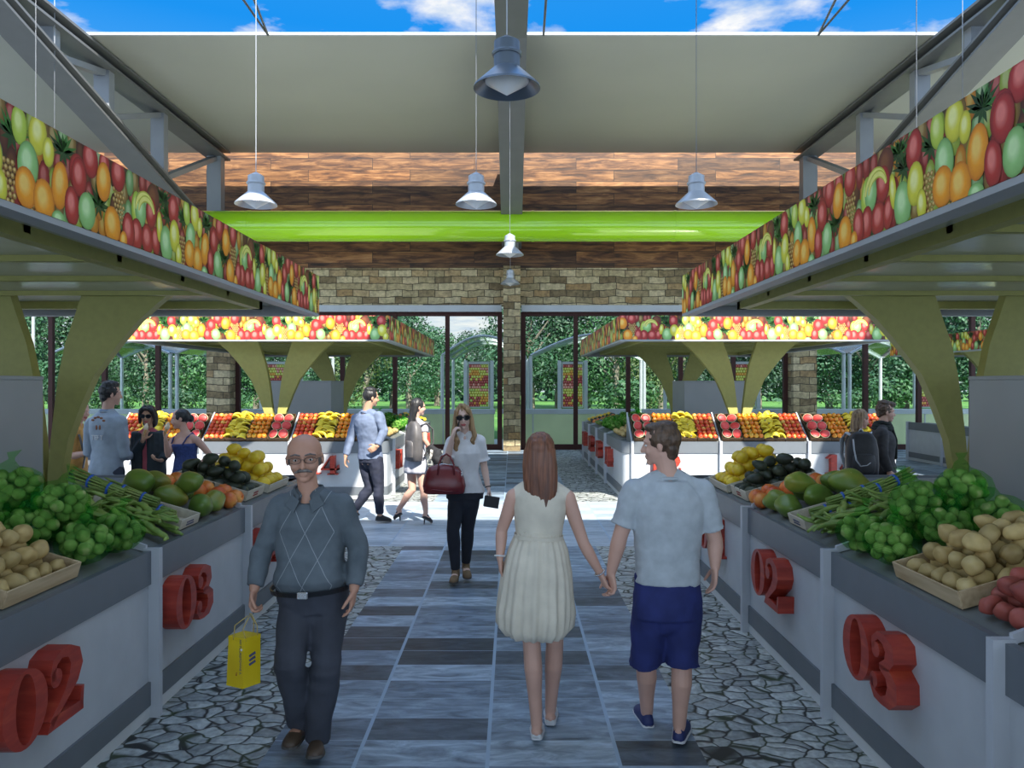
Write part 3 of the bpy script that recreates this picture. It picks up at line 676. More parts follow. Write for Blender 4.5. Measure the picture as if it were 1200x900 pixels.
LIST=[(20,50,0,1.05),(62,56,1,1.2),(118,62,4,.9),(170,52,0,.95),(215,58,4,.95),(262,50,1,1.1),(300,60,0,1.0),(345,54,4,.95),(392,60,0,1.0),(428,47,2,.82),(460,62,0,.95),(480,55,4,.92),(512,70,1,1.05),(548,66,0,.80),(575,72,4,.84),
 (622,58,0,1.25),(655,64,4,1.3),(688,60,0,1.15),(722,55,1,1.1),(757,64,4,1.25),(775,44,2,.78),(800,58,0,1.1),(842,62,4,1.1),(888,54,0,1.05),(930,60,1,1.3),(972,56,4,1.0),(1015,52,0,1.0),(1060,58,1,1.3),(1102,54,4,1.1),(1148,50,0,1.15),(1190,56,1,1.4),
 (140,40,3,.9),(208,41,3,.9),(255,40,3,.8),(748/1,48,3,1.0),(735,39,3,1.05),(1040,42,3,1.1),(1000,46,3,.8),(90,44,3,1.1),(-20,50,4,1.1),(1235,52,4,1.1)]
cnt={}
for px,Y,k,s in LIST:
    t=TP[k] if k not in usedt else copy_tree(TP[k]); usedt.add(k)
    p=P(px,450,Y); t.location=(p.x,Y,-.03); t.scale=(s*1.08,s*1.08,s); t.rotation_euler=(0,0,rnd.uniform(0,6.3))
    t['label']=words[k]+' growing '+where(px); t['group']='trees '+where(px)+', '+words[k]
# a second, deeper belt of wood that nobody could count
m=MB(); rr=random.Random(4)
for i in range(9000):
    x=rr.uniform(-80,80); z=rr.uniform(0,1)**.8*(6.0+1.6*math.sin(x*.35)+1.2*math.sin(x*.9+1)) 
    p=Vector((x,rr.uniform(86,90),z)); u=Vector((rr.gauss(0,1),rr.gauss(0,1),rr.gauss(0,1))).normalized(); v=u.orthogonal().normalized(); s_=rr.uniform(.35,.75)
    m.add([p-u*s_,p-v*s_*.7,p+u*s_,p+v*s_*.7],[(0,1,2,3)])
o=m.build('forest_foliage',M['leafA'],loc=(0,88,0)); o['kind']='stuff'; tag(o,'dark continuous belt of woodland foliage at the far edge of the meadow','woodland')
# curved glass shelters
def shelter(xa,xb,y0,y1,zs,rise,lab):
    t=thing('glass_shelter',lab,'shelter',((xa+xb)/2,(y0+y1)/2,0)); n=14
    def arc(k,dz=0): u=k/n; return (lerp(xa,xb,u),zs+rise*math.sin(PI*u)+dz)
    m=MB(); m.rings([[(arc(k)[0],y0,arc(k)[1]),(arc(k)[0],y1,arc(k)[1]),(arc(k)[0],y1,arc(k)[1]+.03),(arc(k)[0],y0,arc(k)[1]+.03)] for k in range(n+1)]); m.build('glass_vault',M['shelterglass'],t)
    for y in (y0,(y0+y1)/2,y1):
        m=MB(); m.tube([(arc(k)[0],y,arc(k)[1]) for k in range(n+1)],.045,8); m.build('arch_rib',M['alu'],t)
    for x in (xa,xb):
        for y in (y0+.1,y1-.1):
            m=MB(); m.tube([(x,y,-.05),(x,y,zs)],.07,12); m.tube([(x,y,-.03),(x,y,0.02)],.14,12); m.build('post',M['alu'],t)
    m=MB()
    for k in (3,7,11): m.bar((arc(k)[0],y0,arc(k)[1]+.02),(arc(k)[0],y1,arc(k)[1]+.02),.05)
    m.build('purlin',M['alu'],t)
def pxX(px,Y): return (px-600)*Y/F
shelter(pxX(518,27.6),pxX(615,27.6),27.6,33,3.05,.72,'arched glass shelter outside behind the central stone column')
shelter(pxX(622,27.6),pxX(780,27.6),27.6,33,3.05,.78,'arched glass shelter outside just right of the stone column')
shelter(pxX(206,27),pxX(352,27),27,32,3.1,.55,'arched glass shelter outside behind the far left stall')
shelter(pxX(60,27),pxX(198,27),27,32,3.1,.6,'arched glass shelter outside at the far left')
shelter(pxX(850,27),pxX(990,27),27,32,3.1,.55,'arched glass shelter outside behind the far right stall')
shelter(pxX(997,27),pxX(1110,27),27,32,3.1,.6,'arched glass shelter outside at the far right')
# fruit posters on frames
def poster(px,Y,lab,seed):
    c=P(px,450,Y); w,z0,z1=.74,1.18,2.66; t=thing('poster_stand',lab,'poster stand',(c.x,Y,0)); m=MB()
    m.box(c.x-w/2,c.x+w/2,Y-.03,Y+.03,z0,z1+.12)
    m.build('panel',M['ledge'],t)
    for s in (-1,1):
        q=MB(); q.box(c.x+s*(w/2+.09)-.06,c.x+s*(w/2+.09)+.06,Y-.06,Y+.06,-.03,z1+.16); q.build('post',M['alu'],t)
    p=Print(w-.06,z1-z0,seed); rn=random.Random(seed); p.bg((.10,.07,.02)); cols=[RED,ORG,YEL,LIM,RED,YEL,((.55,.10,.06),(.9,.3,.2),(1,.6,.5))]
    for r in range(17):
        for k in range(9):
            ci=cols[(int((r/2.3)+rn.random()*.8)+(3 if (k>4)==(r%5<2) else 0))%7]; p.k=2+(k%2)+2*(r%2); p.ell((k+.5*(r%2))*.085+rn.uniform(-.01,.01),r*.092+.03,.05,.052,*ci,n=9)
    p.mb.v=[(c.x-w/2+.03+v[0],Y-.031+v[1],z0+.03+v[2]) for v in p.mb.v]; p.mb.build('fruit_poster',M['banner'],t,colors=True)
poster(561,26.2,'tall fruit poster stand outside the glass doors left of the stone column',3)
poster(671,26.2,'tall fruit poster stand outside the glass doors right of the stone column',4)
poster(322,26.2,'tall fruit poster stand outside seen between the legs of the far left canopy',5)
poster(873,26.2,'tall fruit poster stand outside seen between the legs of the far right canopy',6)
poster(1088,26.2,'tall fruit poster stand outside at the far right edge of the near canopy leg',7)
def lamp_post(px,Y,lab):
    c=P(px,450,Y); t=thing('lamp_post',lab,'lamp post',(c.x,Y,0))
    m=MB(); m.tube([(c.x,Y,-.05),(c.x,Y,5.4)],[.085,.055],10); m.build('pole',M['alu'],t)
    m=MB(); m.tube([(c.x,Y,-.05),(c.x,Y,.3)],[.14,.12],10); m.build('base',M['alu'],t)
    m=MB(); m.lathe([(.05,0),(.22,.06),(.2,.14),(.03,.2)],(c.x,Y,5.4),14); m.build('lamp_head',M['alu'],t)
lamp_post(39,30,'slim pale lamp post outside at the far left between trees')
lamp_post(755,34,'slim pale lamp post outside between the far right canopy legs')
# ---------------------------------------------------------------- fruit and vegetables
M['potato']=two_tone('potato_skin',[(.3,(.33,.22,.075)),(.6,(.52,.38,.15)),(.8,(.60,.46,.22))],9,.6,bmp=.2,rnd=.18)
M['redpotato']=two_tone('red_potato_skin',[(.3,(.22,.04,.03)),(.6,(.38,.085,.06)),(.85,(.50,.19,.13))],9,.55,bmp=.15,rnd=.2)
M['sprout']=two_tone('sprout_green',[(.25,(.055,.10,.02)),(.5,(.17,.25,.055)),(.75,(.46,.48,.20))],14,.75,bmp=.2,rnd=.12)
def net_mat():
    m=bpy.data.materials.new('green_net'); m.use_nodes=True; nt=m.node_tree; nt.nodes.clear(); o=nt.nodes.new('ShaderNodeOutputMaterial'); t=N(nt,'ShaderNodeBsdfTransparent'); t.inputs['Color'].default_value=(.80,.97,.74,1)
    d=N(nt,'ShaderNodeBsdfDiffuse'); d.inputs['Color'].default_value=(.03,.28,.06,1); v=coords(nt,'Object',(1,1,1),(.6,.5,.78)); ck=N(nt,'ShaderNodeTexWave',Scale=55.0); L(nt,v,ck.inputs['Vector']); r=ramp(nt,ck.outputs['Fac'],[(.55,(.0,.0,.0)),(.85,(.24,.24,.24))])
    x=nt.nodes.new('ShaderNodeMixShader'); L(nt,r.outputs[0],x.inputs['Fac']); L(nt,t.outputs[0],x.inputs[1]); L(nt,d.outputs[0],x.inputs[2]); L(nt,x.outputs[0],o.inputs['Surface']); return m
M['net']=net_mat()
M['bean']=two_tone('bean_green',[(.3,(.10,.20,.03)),(.7,(.30,.40,.09))],12,.45,bmp=.1,rnd=.2)
M['asp']=two_tone('asparagus_green',[(.3,(.09,.17,.025)),(.55,(.21,.30,.06)),(.75,(.40,.42,.14))],7,.5,rnd=.1)
M['blue']=paint('blue_band',(.03,.12,.50),.4)
M['mango']=two_tone('mango_skin',[(.3,(.07,.15,.02)),(.55,(.17,.25,.035)),(.75,(.42,.32,.05))],5,.35,rnd=.15)
M['peach']=two_tone('nectarine_skin',[(.3,(.50,.04,.02)),(.5,(.75,.18,.03)),(.7,(.90,.45,.10))],9,.38,rnd=.12)
M['avocado']=two_tone('avocado_skin',[(.3,(.018,.022,.014)),(.7,(.06,.075,.04))],22,.5,bmp=.4,rnd=.25)
M['lemon']=two_tone('lemon_peel',[(.3,(.75,.48,.01)),(.7,(.90,.66,.05))],16,.4,bmp=.25,rnd=.1)
M['apple']=two_tone('apple_skin',[(.30,(.55,.02,.012)),(.52,(.78,.10,.03)),(.66,(.90,.55,.10)),(.8,(.95,.75,.2))],11,.3,rnd=.12)
M['banana']=two_tone('banana_peel',[(.3,(.70,.48,.02)),(.7,(.92,.74,.06))],8,.4,rnd=.12)
M['pepper']=two_tone('orange_pepper',[(.3,(.75,.12,.015)),(.6,(.90,.38,.03)),(.8,(.92,.62,.1))],8,.25,rnd=.2)
M['stem']=paint('stem_green',(.10,.25,.03),.6)
M['melonred']=two_tone('melon_flesh',[(.3,(.62,.03,.03)),(.7,(.85,.09,.07))],14,.4,rnd=.1)
M['rind']=two_tone('melon_rind',[(.4,(.03,.14,.02)),(.6,(.25,.42,.12))],14,.4,(1,1,.3))
M['rindw']=paint('melon_white_rind',(.70,.75,.50),.4)
M['crate']=two_tone('crate_wood',[(.3,(.40,.28,.15)),(.7,(.60,.46,.28))],3,.7,(1,9,9),.1)
M['cratew']=two_tone('crate_pale_wood',[(.3,(.52,.46,.36)),(.7,(.68,.62,.50))],3,.7,(1,9,9),.1)
M['wicker']=two_tone('dark_wicker',[(.35,(.03,.014,.006)),(.65,(.16,.085,.03))],40,.7,(1,1,3),.4)
M['ink']=paint('crate_stamp',(.06,.07,.16),.6); M['inkred']=paint('crate_stamp_red',(.35,.03,.03),.6)
M['sticker']=paint('sticker_white',(.80,.78,.76),.4)
rn=random.Random(21)
def proto(name,parts):
    """parts: list of (part name or None, MB, material)"""
    if len(parts)==1:
        o=parts[0][1].build(name,parts[0][2],smooth=True); return o
    t=thing(name,'','')
    for nm,m,mt in parts: m.build(nm,mt,t,smooth=nm not in('net',) )
    return t
def blob(r,seed,amp=.12,n=26,m=17,freq=2.0):
    b=MB(); b.ell((0,0,0),(1,1,1),n,m); o=Vector((seed*3.1,seed*1.7,0)); v=[]
    for p in b.v:
        p=Vector(p); k=1+amp*noise.noise(p*freq*.5+o); v.append((p.x*r[0]*k,p.y*r[1]*k,p.z*r[2]*k))
    b.v=v; return b
def mk_potato(nm,mat,s): return [proto(nm,[(None,blob((.052*rn.uniform(.95,1.15),.043,.041),i+s,.26),mat)]) for i in range(3)]
POT=mk_potato('potato',M['potato'],1); RPOT=mk_potato('red_potato',M['redpotato'],11)
def lathe_x(prof,n=16,bend=0):
    b=MB(); R=[]
    for x,r in prof: R.append([(x,r*math.cos(2*PI*j/n),r*math.sin(2*PI*j/n)+bend*x*x) for j in range(n)])
    b.rings(R); return b
LEM=[proto('lemon',[(None,lathe_x([(-.052,.002),(-.048,.010),(-.040,.022),(-.022,.036),(0,.040),(.022,.036),(.040,.023),(.048,.011),(.054,.002)]),M['lemon'])])]
AVO=[proto('avocado',[(None,lathe_x([(-.05,.002),(-.045,.018),(-.03,.032),(-.005,.037),(.02,.031),(.042,.022),(.055,.013),(.06,.002)]),M['avocado'])])]
def mk_mango():
    b=blob((.088,.063,.058),5,.22); s=MB(); s.lathe([(.013,.0565),(.013,.0595),(.001,.060)],n=12); return proto('mango',[('flesh',b,M['mango']),('sticker',s,M['sticker'])])
MAN=[mk_mango()]
def round_fruit(r,dip=.012,n=18): return [(.0005,r*.80-dip),(r*.18,r*.84),(r*.45,r*.93),(r*.8,r*.62),(r,r*.05),(r*.9,-r*.5),(r*.55,-r*.86),(r*.2,-r*.93),(.0005,-r*.86)]
b=MB(); b.lathe(round_fruit(.043),n=18); PEA=[proto('nectarine',[(None,b,M['peach'])])]
b=MB(); b.lathe(round_fruit(.040),n=16); b.mi=1; b.tube([(0,0,.022),(.004,0,.045)],.003,6); APP=[b.build('apple',[M['apple'],M['bark']],smooth=True)]
def pod(l,curv,seed):
    r=random.Random(seed); pts=[];rad=[]; n=13
    for i in range(n):
        u=i/(n-1); a=(u-.5)*curv; pts.append((math.sin(a)*l/curv,(math.cos(a)-1)*l/curv+.008*math.sin(u*7+seed),.006*math.sin(u*5+seed)))
        k=math.sin(PI*min(max(u,.03),.97))**.35*(1+.13*math.cos(u*2*PI*5)); rad.append((.0155*k,.0085*k))
    b=MB(); b.tube(pts,rad,8); return b
BEAN=[proto('broad_bean_pod',[(None,pod(.27,c,i),M['bean'])]) for i,c in enumerate((.5,.9,1.3))]
def aspar():
    r=random.Random(3); s=MB(); k=0
    for ring,nn in ((0,1),(.014,6),(.027,11)):
        for i in range(nn):
            a=2*PI*i/nn+ring*40; y,z=ring*math.cos(a),ring*math.sin(a); l=.27+r.uniform(-.02,.02); sp=1+.5*r.random()
            s.tube([(-.14,y*.9,z*.9),(0,y,z),(l*.55,y*sp,z*sp),(l*.62,y*sp,z*sp),(l*.70,y*sp*1.05,z*sp*1.05),(l*.78,y*sp*1.1,z*sp*1.1)],[.0062,.006,.0058,.0078,.006,.0015],6)
    bd=MB(); bd.tube([(-.05,0,0),(-.038,0,0)],.0365,18); b2=MB(); b2.tube([(.075,0,0),(.087,0,0)],.041,18)
    return proto('asparagus_bunch',[('stalks',s,M['asp']),('rubber_band',bd,M['blue']),('rubber_band',b2,M['blue'])])
ASP=[aspar()]
def sprout_bag(seed):
    r=random.Random(seed); s=MB(); pts=[]
    for i in range(420):
        d=Vector((r.gauss(0,1),r.gauss(0,1),r.gauss(0,1))).normalized(); k=r.uniform(.55,1); p=Vector((d.x*.115*k,d.y*.105*k,d.z*.085*k))
        if all((p-q).length> .047 for q in pts): pts.append(p)
    for p in pts:
        Mx=Matrix.Rotation(r.uniform(0,6),3,'Z')@Matrix.Rotation(r.uniform(0,3),3,'X'); q=r.uniform(.027,.034); s.ell(p,(q,q,q*1.1),10,7,Mx)
        s.ell(p+Mx@Vector((q*.25,0,q*.1)),(q*.86,q*.95,q*1.0),8,6,Mx)
    nt_=MB(); R=[]
    for t,kk in ((-1.45,1),(-.9,1),(-.4,1),(0,1),(.4,1),(.8,.95),(1.15,.75)):
        R.append([((.147+.006*math.sin(5*a+seed))*math.cos(t)*math.cos(a)*kk,(.136+.006*math.cos(4*a))*math.cos(t)*math.sin(a)*kk,.113*math.sin(t)) for a in [2*PI*j/22 for j in range(22)]])
    for j,(q,z) in enumerate(((.028,.135),(.012,.15),(.03,.185))): R.append([(q*(1+.3*math.sin(3*a))*math.cos(a)+.02*j,q*math.sin(a),z) for a in [2*PI*k/22 for k in range(22)]])
    nt_.rings(R,cap=False)
    return proto('sprout_net_bag',[('sprouts',s,M['sprout']),('net',nt_,M['net'])])
SPR=[sprout_bag(2),sprout_bag(7)]
b=MB()
for k in range(4):
    pts=[];rad=[]
    for i in range(9):
        u=i/8; an=lerp(-1.0,.9,u); pts.append(Vector((.085*math.sin(an),(k-1.5)*.030*(.4+.6*u)+.012*math.sin(an),.085*(math.cos(an)-1)+.03))); rad.append(.019*max(.25,math.sin(PI*min(max(u,.05),.96))**.4))
    b.tube(pts,rad,7,dome=True)
b.mi=1; b.ell((-.075,0,-.012),(.014,.022,.012),8,6); BAN=[b.build('banana_bunch',[M['banana'],M['bark']],smooth=True)]
b=MB(); R=[]
for z,r in ((-.042,.012),(-.038,.026),(-.02,.036),(.008,.041),(.028,.036),(.036,.022),(.033,.004)): R.append([(r*(1+.10*math.cos(4*a))*math.cos(a),r*(1+.10*math.cos(4*a))*math.sin(a),z) for a in [2*PI*j/20 for j in range(20)]])
b.rings(R); b.mi=1; b.tube([(0,0,.03),(.003,0,.044),(.010,0,.056)],[.012,.005,.004],7); PEP=[b.build('bell_pepper',[M['pepper'],M['stem']],smooth=True)]
r=.088; b=MB(); b.lathe([(r*.93,-.004),(r*.93,.0015),(r*.5,.006),(.0005,.008)],n=24); b.mi=1; b.lathe([(r*.90,-.006),(r*.975,-.003),(r*.975,.0005),(r*.92,.0008)],n=24)
b.mi=2; b.lathe([(.0005,-r*.80),(r*.4,-r*.74),(r*.75,-r*.5),(r*.95,-r*.2),(r,-.002),(r*.97,-.0015)],n=24); MEL=[b.build('watermelon_half',[M['melonred'],M['rindw'],M['rind']],smooth=True)]
def crate(l,w_,h,mat,stamp=None,name='crate'):
    """open slatted box: x = l, y = w_, standing on z=0, front side at -y"""
    t=thing(name,'',''); th=.009
    for nm,a in (('side_board',(-l/2,l/2,-w_/2,-w_/2+th,.004,h)),('side_board',(-l/2,l/2,w_/2-th,w_/2,.004,h)),('end_board',(-l/2,-l/2+th,-w_/2+th,w_/2-th,.004,h)),('end_board',(l/2-th,l/2,-w_/2+th,w_/2-th,.004,h)),('bottom_board',(-l/2+th,l/2-th,-w_/2+th,w_/2-th,0,.008))):
        m=MB(); m.rbox(*a,r=.002); m.build(nm,mat,t)
    if stamp:
        m=MB(); rr=random.Random(int(l*100))
        for row in range(2):
            x=-.055
            while x<.055:
                q=rr.uniform(.006,.012); m.box(x,x+q,-w_/2-.0012,-w_/2-.0002,h*.5-row*h*.24,h*.5-row*h*.24+h*.15); x+=q+.004
        m.build('stamp',stamp,t)
    return t
usedp=set()
def place(pr,loc,rot,label,cat,group,scale=1.0):
    o=pr if pr not in usedp else copy_tree(pr); usedp.add(pr)
    o.location=loc; o.rotation_euler=rot if not isinstance(rot,Matrix) else rot.to_euler(); o.scale=(scale,)*3 if not isinstance(scale,tuple) else scale
    o['label']=label; o['category']=cat
    if group: o['group']=group
    elif 'group' in o: del o['group']
    return o
def frame(side,slope):       # orientation of things lying on the tray: local -y faces the aisle
    return Matrix.Rotation((-PI/2 if side=='right' else PI/2),3,'Z')@Matrix.Rotation(slope,3,'X')
SL=math.atan2(BK-.985,.75)
def W(side,d,Y,h=0):
    z=.987+(BK-.985)*(d-.05)/.75+h
    return Vector(((RX+d) if side=='right' else (LX-d),Y,z))
def heap(prs,side,d0,d1,ya,yb,r,layers,label,cat,group,rot='any',hsq=.82,base=.004,scale=(.92,1.08),wf=None,mx=999,tilt=0):
    wf=wf or W; c=0
    for k in range(layers):
        i=0; d=d0+r*(1+k)
        while d<=d1-r*(1+k)*.9:
            y=ya+r*(1+k)+(r if i%2 else 0)
            while y<=yb-r*(1+k)*.9:
                if c<mx and not (k==layers-1 and k>0 and rn.random()<.18):
                    p=wf(side,d+rn.uniform(-.1,.1)*r,y+rn.uniform(-.1,.1)*r,base+.010+r*.80+k*r*1.5)
                    ro=(rn.uniform(0,6),rn.uniform(-.5,.5),rn.uniform(0,6)) if rot=='any' else (rn.uniform(-.25,.25)+tilt,rn.uniform(-.3,.3),rn.uniform(0,6))
                    place(rn.choice(prs),p,ro,label,cat,group,rn.uniform(*scale)); c+=1
                y+=2*r*1.02
            d+=2*r*.90; i+=1
for side in ('right','left'):
    Z='near %s counter'%side
    g=lambda s: s+' on the '+Z
    # red potatoes, loose, nearest the camera
    heap(RPOT,side,.08,.76,2.70,3.28,.052,2,'red potato loose beside the yellow potatoes on the '+Z,'red potato',g('red potatoes'))
    # potatoes in a wooden crate
    cr=crate(.57,.66,.085,M['crate'],name='potato_crate'); place(cr,W(side,.41,3.59,.003),frame(side,SL),'low brown wooden crate full of yellow potatoes on the '+Z,'crate',None)
    heap(POT,side,.10,.72,3.315,3.865,.052,3,'yellow potato heaped in the brown wooden crate on the '+Z,'potato',g('potatoes'),base=.012)
    # sprouts in net bags
    for k,(d,y,h,rz) in enumerate([(.15,4.30,.11,.3),(.16,3.99,.11,1.4),(.42,4.25,.115,2.2),(.44,3.95,.115,.9),(.67,4.22,.12,.2),(.68,3.93,.12,2.9),(.36,4.12,.26,1.9),(.60,4.08,.27,.8)]):
        place(SPR[k%2],W(side,d,y+.06,h+.015),(rn.uniform(-.3,.3),rn.uniform(-.3,.3),rz),'green net bag of brussels sprouts in the pile on the '+Z,'bag of sprouts',g('net bags of sprouts'),1.06)
    # broad beans
    s=1 if side=='right' else -1
    for k in range(52):
        d=rn.uniform(.12,.62); y=rn.uniform(4.52,5.06); lay=k%4
        place(BEAN[k%3],W(side,d,y+.02,.032+.024*lay+.02*rn.random()),(rn.uniform(-.3,.3),-s*SL+rn.uniform(-.1,.1),rn.gauss(0,.45)+(PI if rn.random()<.5 else 0)+(.35*s)),'green broad bean pod in the loose heap on the '+Z,'bean pod',g('broad bean pods'),(lambda q:(q,q*1.7,q*1.7))(rn.uniform(.85,1.15)))
    for d,y,h,a in ((.52,4.60,.12,.25),(.55,4.72,.125,-.15)):
        place(BEAN[0],W(side,d,y,h),(0,-s*SL,a),'very long broad bean pod lying on top of the heap on the '+Z,'bean pod',g('long bean pods'),(1.7,2.3,2.2))
    # asparagus with a pale crate end
    cr=crate(.30,.62,.075,M['cratew'],M['ink'],'asparagus_crate'); place(cr,W(side,.40,5.23,.003),frame(side,SL),'pale wooden crate with a dark stamp holding asparagus on the '+Z,'crate',None)
    for k,(d,y,h) in enumerate(((.34,5.15,.052),(.36,5.26,.056),(.55,5.14,.06),(.57,5.25,.066),(.45,5.19,.128),(.66,5.16,.14))):
        place(ASP[0],W(side,d,y,h),Matrix.Rotation(0 if side=='right' else PI,3,'Z')@Matrix.Rotation(-SL-.06*(k>3),3,'Y')@Matrix.Rotation(rn.uniform(-.18,.18),3,'Z'),'bunch of green asparagus with blue rubber bands on the '+Z,'asparagus bunch',g('asparagus bunches'),1.15)
    # mangoes
    for k,(d,y,h,q) in enumerate(((.14,5.54,.075,1.4),(.15,5.78,.075,1.35),(.38,5.56,.075,1.4),(.40,5.80,.075,1.35),(.62,5.58,.10,1.7),(.63,5.83,.08,1.35),(.28,5.67,.19,1.35))):
        place(MAN[0],W(side,d,y,h+.012),(rn.uniform(-.4,.4),rn.uniform(-.4,.4),rn.uniform(0,6)),'large green mango with a round sticker on the '+Z,'mango',g('mangoes'),q)
    # nectarines
    heap(PEA,side,.04,.70,5.93,6.33,.068,1,'red and orange nectarine loose beside the mangoes on the '+Z,'nectarine',g('nectarines'),scale=(1.45,1.6))
    # avocado crate
    cr=crate(.44,.62,.09,M['cratew'],M['inkred'],'avocado_crate'); place(cr,W(side,.40,6.56,.003),frame(side,SL),'pale wooden crate with a red stamp full of dark avocados, '+Z,'crate',None)
    heap(AVO,side,.09,.73,6.35,6.78,.058,3,'dark avocado heaped in the pale crate on the '+Z,'avocado',g('avocados'),base=.012,scale=(1.25,1.45))
    # lemon crate
    cr=crate(.60,.66,.08,M['cratew'],name='lemon_crate'); place(cr,W(side,.40,7.16,.003),frame(side,SL),'pale wooden crate heaped with yellow lemons at the far end, '+Z,'crate',None)
    heap(LEM,side,.09,.73,6.87,7.46,.062,3,'yellow lemon heaped in the crate at the far end of the '+Z,'lemon',g('lemons'),base=.012,rot='flat',scale=(1.35,1.5))
# ---- far stalls, aisle side
def Wf(side,d,Y,h=0): return W(side,d,Y,h)
for side in ('right','left'):
    Z='aisle side of the far %s stall'%side; g=lambda s: s+' on the '+Z
    y0=FARY+.6
    heap(POT,side,.10,.76,y0+.02,y0+1.3,.062,1,'potato in the brown heap on the '+Z,'potato',g('potatoes'),mx=54,scale=(1.1,1.3))
    for k in range(16): place(SPR[k%2],W(side,.2+.26*(k%3),y0+1.55+.24*(k//3)+.05*(k%2),.13),(rn.uniform(-.4,.4),rn.uniform(-.4,.4),rn.uniform(0,6)),'net bag of bright green sprouts on the '+Z,'bag of sprouts',g('net bags of sprouts'),1.0)
    for k in range(28): place(BEAN[k%3],W(side,rn.uniform(.15,.65),y0+3.0+.75*rn.random(),.03+.025*(k%3)),(rn.uniform(-.3,.3),rn.uniform(-.4,.4),rn.uniform(0,6)),'green bean pod in the heap on the '+Z,'bean pod',g('bean pods'),1.4)
    for k in range(10): place(ASP[0],W(side,.28+.3*(k%2),y0+3.85+.16*(k//2),.07),Matrix.Rotation(0 if side=='right' else PI,3,'Z')@Matrix.Rotation(-SL,3,'Y')@Matrix.Rotation(rn.uniform(-.2,.2),3,'Z'),'asparagus bunch on the '+Z,'asparagus bunch',g('asparagus bunches'),1.2)
    heap(PEA,side,.10,.74,y0+4.75,y0+5.15,.052,1,'orange nectarine on the '+Z,'nectarine',g('nectarines'),scale=(1.1,1.2))
    heap(AVO,side,.10,.74,y0+5.2,y0+5.72,.055,1,'dark avocado on the '+Z,'avocado',g('avocados'),scale=(1.1,1.3))
    heap(LEM,side,.10,.74,y0+5.75,y0+6.3,.055,1,'yellow lemon at the back end of the '+Z,'lemon',g('lemons'),scale=(1.1,1.3))
# ---- far stalls, front: four dark baskets on every counter
SF=math.atan2(BKF-.985,.535)
KIND={'apple':(APP,'red and yellow apple','apple'),'banana':(BAN,'bunch of yellow bananas','banana bunch'),'pepper':(PEP,'orange bell pepper','bell pepper'),'melon':(MEL,'halved red watermelon','watermelon half')}
ORDER={'right':['melon','pepper','banana','apple'],'left':['apple','banana','pepper','melon']}
bask=crate(.355,.655,.075,M['wicker'],name='fruit_basket')
for side in ('right','left'):
    for i in range(3):
        xb=RX+.18+i*FL if side=='right' else LX-.18-(i+1)*FL
        for k,kd in enumerate(ORDER[side]):
            xc=xb+.045+.18+k*.367
            ctr=['first','second','third'][i]; where_=' of the far %s stall\'s %s front counter'%(side,ctr)
            def T(x,u,h): return Vector((xc+x,FARY+.03+u*math.cos(SF)-h*math.sin(SF),.99+u*math.sin(SF)+h*math.cos(SF)))
            nm={'apple':'apples','banana':'bananas','pepper':'peppers','melon':'watermelon halves'}[kd]
            place(bask,T(0,.345,.006),Matrix.Rotation(SF,3,'X'),'dark wicker basket full of %s, on the far %s stall\'s %s front counter'%(nm,side,ctr),'basket',None)
            prs,lb,ct=KIND[kd]; gr_='%s in the basket%s'%(nm,where_); lab='%s in the basket on the far %s stall\'s %s front counter'%(lb,side,ctr)
            if kd=='apple':
                for a in range(4):
                    for b_ in range(7): place(prs[0],T(-.126+a*.084,.055+b_*.093,.074+rn.uniform(0,.02)),(SF+rn.uniform(-.6,.6),rn.uniform(-.6,.6),rn.uniform(0,6)),lab,ct,gr_,1.05)
            elif kd=='pepper':
                for a in range(4):
                    for b_ in range(6): place(prs[0],T(-.125+a*.084,.07+b_*.108,.076+rn.uniform(0,.02)),(SF+rn.uniform(-.9,.9),rn.uniform(-.9,.9),rn.uniform(0,6)),lab,ct,gr_,1.05)
            elif kd=='banana':
                for a in range(3):
                    for b_ in range(7): place(prs[0],T(-.112+a*.112,.06+b_*.092,.080+.03*((a+b_)%2)),(SF+rn.uniform(-.4,.4),rn.uniform(-.4,.4),rn.choice((0,PI))+rn.uniform(-.6,.6)),lab,ct,gr_,1.05)
            else:
                for a in range(2):
                    for b_ in range(3): place(prs[0],T(-.086+a*.172+.01*(b_%2),.11+b_*.205,.105),Matrix.Rotation(SF+.42+rn.uniform(-.3,.3),3,'X')@Matrix.Rotation(rn.uniform(-.35,.35),3,'Y')@Matrix.Rotation(rn.uniform(0,6),3,'Z'),lab,ct,gr_,1.0)
# ---------------------------------------------------------------- people
def skin_mat(name,c): return two_tone(name,[(.3,tuple(x*.90 for x in c)),(.7,tuple(min(1,x*1.07) for x in c))],6,.5)
def cloth(name,c,var=.12,scale=5,rough=.85,stretch=(1,1,1),bmp=.25,fine=220):
    m=paint(name,c,rough,var,scale,bmp=bmp,fine=fine); return m
def hair_mat(name,dark,light,sc=55):
    m,nt,b=nmat(name); v=coords(nt,'Object',(1,1,.07)); n=N(nt,'ShaderNodeTexNoise',Scale=float(sc),Detail=4.0,Roughness=.6); L(nt,v,n.inputs['Vector'])
    r=ramp(nt,n.outputs['Fac'],[(.35,dark),(.65,light)]); L(nt,r.outputs[0],b.inputs['Base Color']); b.inputs['Roughness'].default_value=.45; bump(nt,b,n.outputs['Fac'],.5,.004); return m
SK={'tan':skin_mat('skin_tan',(.52,.27,.18)),'fair':skin_mat('skin_fair',(.62,.36,.27)),'pale':skin_mat('skin_pale',(.70,.47,.38)),'warm':skin_mat('skin_warm',(.55,.31,.20))}
M['lip']=paint('lips',(.48,.10,.10),.4); M['eyew']=paint('eye_white',(.78,.76,.73),.25); M['iris']=paint('iris_dark',(.03,.02,.015),.15)
